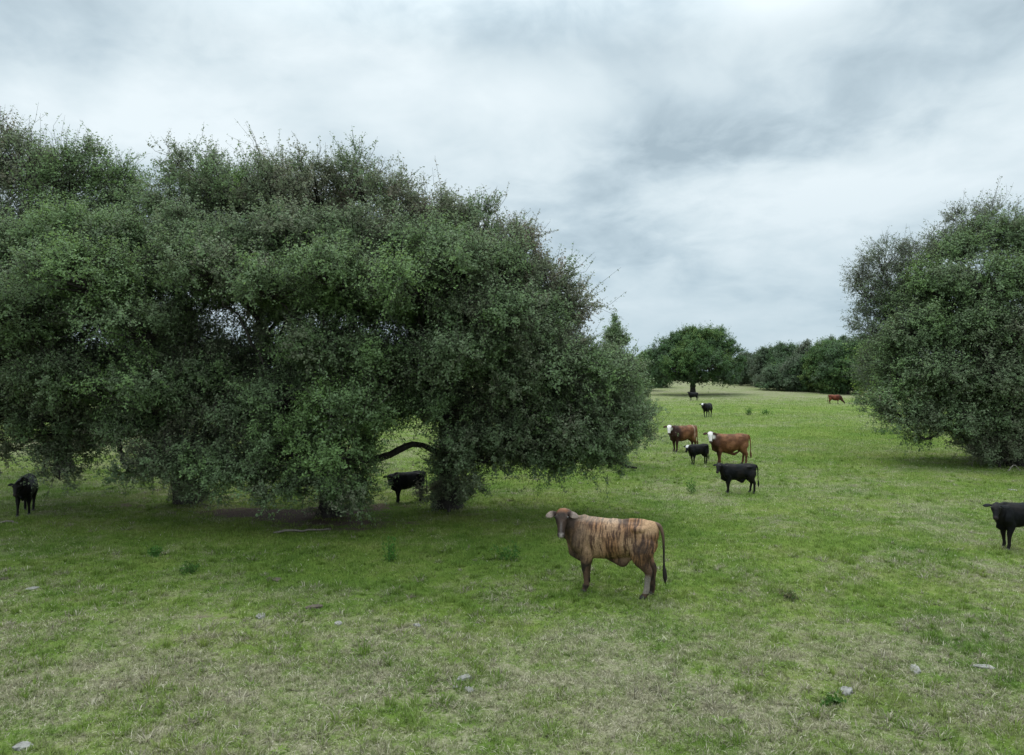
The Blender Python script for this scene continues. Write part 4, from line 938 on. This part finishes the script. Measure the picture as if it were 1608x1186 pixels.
def build_cattle():
    def at(px, py): return gpt(px, py)
    make_cow('cow', 'large brindle tan and brown striped cow side-on in front, looking at the camera', 'cow', at(964, 931), 161, 1.01, (.93, .20, 1.50), 101, 62, Coat('brindle'),
             legs=(-.02, .03, .04, -.05), flap=1.3, ear=(.22, .062, -.22), voxel=.0135, bulk=.88, belly=.93, tail_swing=.04)
    make_cow('bull', 'white-faced red bull with a dark neck and shoulders, farthest left of the white-faced pair', 'bull', at(1073, 709), 203, 1.0, (.98, .12, 1.42), 52, 60, Coat('bald_dark'), bulk=1.12, belly=1.05, legs=(.02, -.04, 0, -.05))
    make_cow('cow', 'white-faced reddish-brown cow standing side-on behind the black steer', 'cow', at(1147, 729), 180, 1.0, (.96, .16, 1.47), 80, 62, Coat('bald_red'), belly=1.1, flap=.8, bulk=1.08, legs=(.03, -.03, -.02, .04), udder=True)
    make_cow('calf', 'small black calf with a white forehead between the two white-faced cattle', 'calf', at(1097, 729), 207, .66, (1.02, .05, 1.34), 25, 58, Coat('black_face'), bulk=.95, belly=.92, legs=(.05, -.08, .1, -.05))
    make_cow('steer', 'black young steer side-on in front of the white-faced brown cow', 'steer', at(1160, 774), 179, .74, (.95, .14, 1.40), 55, 52, Coat('black'), flap=1.5, bulk=.88, belly=.95, legs=(.04, -.04, -.05, .06))
    make_cow('cow', 'far black cow standing before the trunk of the round oak', 'cow', at(1089, 629), 195, .95, (1.0, .1, 1.5), 60, 55, Coat('black'), belly=1.05, bulk=1.05, voxel=.03)
    make_cow('cow', 'black cow with a white forehead walking down the far pasture', 'cow', at(1111, 655), 232, 1.0, (.98, -.12, 1.38), 15, 60, Coat('black_face'), belly=1.02, bulk=1.0, voxel=.028, legs=(.1, -.12, .12, -.1))
    make_cow('cow', 'dark red cow grazing with its head down near the far treeline', 'cow', at(1310, 634.5), -12, .98, (1.28, 0, .52), 0, 58, Coat('red'), belly=1.1, bulk=1.08, voxel=.03, legs=(.06, -.05, -.04, .05))
    make_cow('calf', 'black calf cut off by the right edge, its face turned to the camera', 'calf', at(1606, 862), 184, .78, (.96, .16, 1.38), 50, 52, Coat('black'), bulk=.84, belly=.9, legs=(.06, -.06, 0, .05), ear=(.23, .055, -.02))
    make_cow('cow', 'black cow walking toward the camera at the far left under the boughs', 'cow', at(41, 806), 296, .80, (1.0, -.10, 1.26), -10, 60, Coat('black'), bulk=.98, belly=1.0, legs=(-.16, .14, .16, -.12), ear=(.22, .05, .02))
    make_cow('calf', 'black calf with a pale-smudged muzzle half hidden in the shade beneath the oaks', 'calf', at(641, 788), 212, .70, (.93, .12, 1.32), 64, 55, Coat('black_smudge'), bulk=.9, legs=(.03, -.05, .08, -.05))

# ------------------------------------------------------------------ small things
def rock_material():
    m, N, L = new_mat('limestone'); o, p = out_principled(N, L, .95, .15)
    tc = N.new('ShaderNodeTexCoord'); n = N.new('ShaderNodeTexNoise'); n.inputs['Scale'].default_value = 14; n.inputs['Detail'].default_value = 8; n.inputs['Roughness'].default_value = .7; L.new(tc.outputs['Object'], n.inputs['Vector'])
    r = ramp_node(N, [(.3, (.11, .105, .095)), (.55, (.24, .23, .21)), (.75, (.38, .36, .34))]); L.new(n.outputs['Fac'], r.inputs[0]); L.new(r.outputs[0], p.inputs['Base Color'])
    b = N.new('ShaderNodeBump'); b.inputs['Strength'].default_value = .7; b.inputs['Distance'].default_value = .02; L.new(n.outputs['Fac'], b.inputs['Height']); L.new(b.outputs[0], p.inputs['Normal'])
    return m

def build_small():
    M_ROCK = rock_material(); import bmesh
    rocks = [(37, 1174, .16, .06, 'pale limestone rock in the bottom left corner'), (409, 969, .13, .06, 'rounded grey rock on the left beside a bare patch'), (493, 955, .15, .07, 'dark reddish rock in green grass left of centre'),
             (531, 980, .12, .05, 'flat pale rock below the dark reddish rock'), (729, 1066, .12, .06, 'upper pale stone of a small cluster near bottom centre'), (737, 1084, .09, .04, 'lower pale stone of a small cluster near bottom centre'),
             (1328, 1087, .16, .08, 'whitish rock in the dry grass at bottom right'), (430, 911, .22, .06, 'flat brownish rock in the shade edge of the oaks'), (1437, 1052, .14, .04, 'flat pale stone in the grass right of the whitish rock'),
             (655, 983, .10, .05, 'grey stone left of the brindle cow in short grass'), (50, 925, .13, .045, 'flat grey rock near the left edge'), (1545, 1048, .13, .035, 'long pale slab of stone near the right edge'), (8, 909, .14, .045, 'tan rock cut off by the left edge'), (716, 1080, .06, .03, 'tiny pebble beside the pale cluster near bottom centre'),
             (1590, 770, .16, .05, 'pale stone in the grass above the black calf at right')]
    for i, (px, py, r, h, lab) in enumerate(rocks):
        X, Y, Z = gpt(px, py); bm = bmesh.new(); bmesh.ops.create_icosphere(bm, subdivisions=4, radius=1)
        V = np.array([v.co[:] for v in bm.verts]); k = .55 + .6 * noise3(V * 1.6 + i * 5, 81) + .22 * noise3(V * 4.5 + i, 82) + .08 * noise3(V * 11 + i, 83)
        V = V * k[:, None]; V[:, 2] = np.clip(V[:, 2], -.6, .62)
        for v, c in zip(bm.verts, V): v.co = (c[0] * r * .62 * (1.0 + .3 * (i % 3)), c[1] * r * .5, c[2] * h * .8 + h * .12)
        me = bpy.data.meshes.new('rock'); bm.to_mesh(me); bm.free(); me.materials.append(M_ROCK if i not in (2, 7, 12) else M_BRROCK)
        o = bpy.data.objects.new('rock', me); COL.objects.link(o); o.location = (X, Y, Z); o.rotation_euler = (0, 0, i * 1.7); tag(o, lab, 'rock', 'stones lying in the pasture')
    sticks = [([(1583, 741), (1592, 735), (1602, 742)], .025, 'pale bent dead branch on the grass at the right edge', .25), ([(0, 822), (30, 823)], .03, 'pale dead branch on the ground near the black cow at left', .03), ([(430, 838), (470, 836), (520, 833)], .03, 'long thin fallen branch on the bare soil under the oaks', .03),
              ([(1520, 712), (1560, 708), (1585, 690)], .02, 'grey dead limb slanting in front of the undergrowth at right', .35)]
    for pts, r, lab, lift in sticks:
        P = []
        for j, (px, py) in enumerate(pts):
            X, Y, Z = gpt(px, py if lift < .1 else pts[0][1]); P.append((X, Y, Z + .02 + (lift if 0 < j < len(pts) - 1 else (lift * 1.6 if lift > .3 and j else 0))))
        P, rr = smooth_path(P if len(P) > 2 else [P[0], tuple((np.array(P[0]) + P[1]) / 2 + [0, .1, .02]), P[1]], [r] * max(3, len(P)), 12)
        P = P + rng.normal(size=P.shape) * .012
        V, Q = tubes(P[None], (rr * np.linspace(1.1, .5, 12))[None], 7); b0 = P[0]
        o = np_mesh('fallen_branch', V - b0, [Q], M_WOOD, smooth=True); o.location = tuple(b0); tag(o, lab, 'branch')
    weeds = [(615, 882, .55, .30, 'tall bright green weed in the shade in front of the oaks', .9), (1175, 652, .9, .8, 'small dark weed clump in the far green pasture', .5), (1203, 651, .5, .7, 'fainter weed tuft right of the dark weed clump', .6), (800, 880, .35, .5, 'leafy weed patch left of the brindle cow', .6),
             (300, 900, .2, .3, 'scraggly weed in the shaded grass at left', .5), (1085, 775, .5, .45, 'thin weed on the grass left of the black steer', .6), (1240, 940, .14, .3, 'grey-green weed tuft in the open pasture right of the brindle cow', .2), (240, 875, .2, .25, 'thin green weed left of the scraggly one', .7),
             (1305, 1105, .09, .15, 'low weed beside the whitish rock at bottom right', .5), (165, 700, .7, .9, 'dry weed clump in the bright field beyond the left boughs', .2), (1262, 614, 1.3, 2.2, 'pale brush at the foot of the far treeline', .1), (1225, 611, 1.2, 3.0, 'greyish low brush left of the pale brush at the far treeline', .1),
             (1390, 683, .6, 1.2, 'low weeds at the drip line of the massive oak', .6)]
    for i, (px, py, h, w, lab, tint) in enumerate(weeds):
        X, Y, Z = gpt(px, py); g = np.random.default_rng(400 + i); ns = 9 if h < 1 else 22
        a = g.uniform(0, 6.28, ns); ln = g.uniform(.1, .7, ns) * min(1.2, w / max(h, .1)); hh = h * g.uniform(.6, 1.05, ns)
        b0 = np.stack([g.normal(size=ns) * w * .22, g.normal(size=ns) * w * .22, np.zeros(ns) - .02], 1)
        t1 = b0 + np.stack([np.cos(a) * ln * hh, np.sin(a) * ln * hh, hh], 1); md = (b0 + t1) / 2 + np.array([0, 0, .12]) * hh[:, None]
        sc = max(1, Y / 25)
        V, Q = tubes(np.stack([b0, md, t1], 1), np.tile([.006, .004, .002], (ns, 1)) * sc, 4)
        root = empty('weed', (X, Y, Z)); tag(root, lab, 'weed'); np_mesh('stem', V, [Q], M_BARKP if tint < .3 else M_WEEDSTEM, root)
        per = 26; si = np.repeat(np.arange(ns), per); s = g.uniform(.15, 1, ns * per)[:, None]
        C = b0[si] * (1 - s) ** 2 + 2 * md[si] * s * (1 - s) + t1[si] * s ** 2 + g.normal(size=(ns * per, 3)) * .035 * sc
        Nn = unit(g.normal(size=(ns * per, 3)) + np.array([0, 0, .8])); L_ = g.uniform(.035, .08, ns * per) * sc ** .7
        V, Q, t_, r_ = leaf_cards(C, Nn, L_, L_ * .5, np.clip(tint + g.normal(size=ns * per) * .1, 0, 1), g.random(ns * per))
        np_mesh('leaves', V, [Q], M_WEED, root, attrs={'tint': t_, 'rnd': r_})
M_BRROCK = plain('brown_rock', (.10, .08, .065), .95, .1, 12)
M_WEEDSTEM = plain('weed_stem', (.06, .10, .03), .8, .2)

build_ground()
build_grass()
build_near_trees()
build_bushes()
build_far_trees()
build_cattle()
build_small()
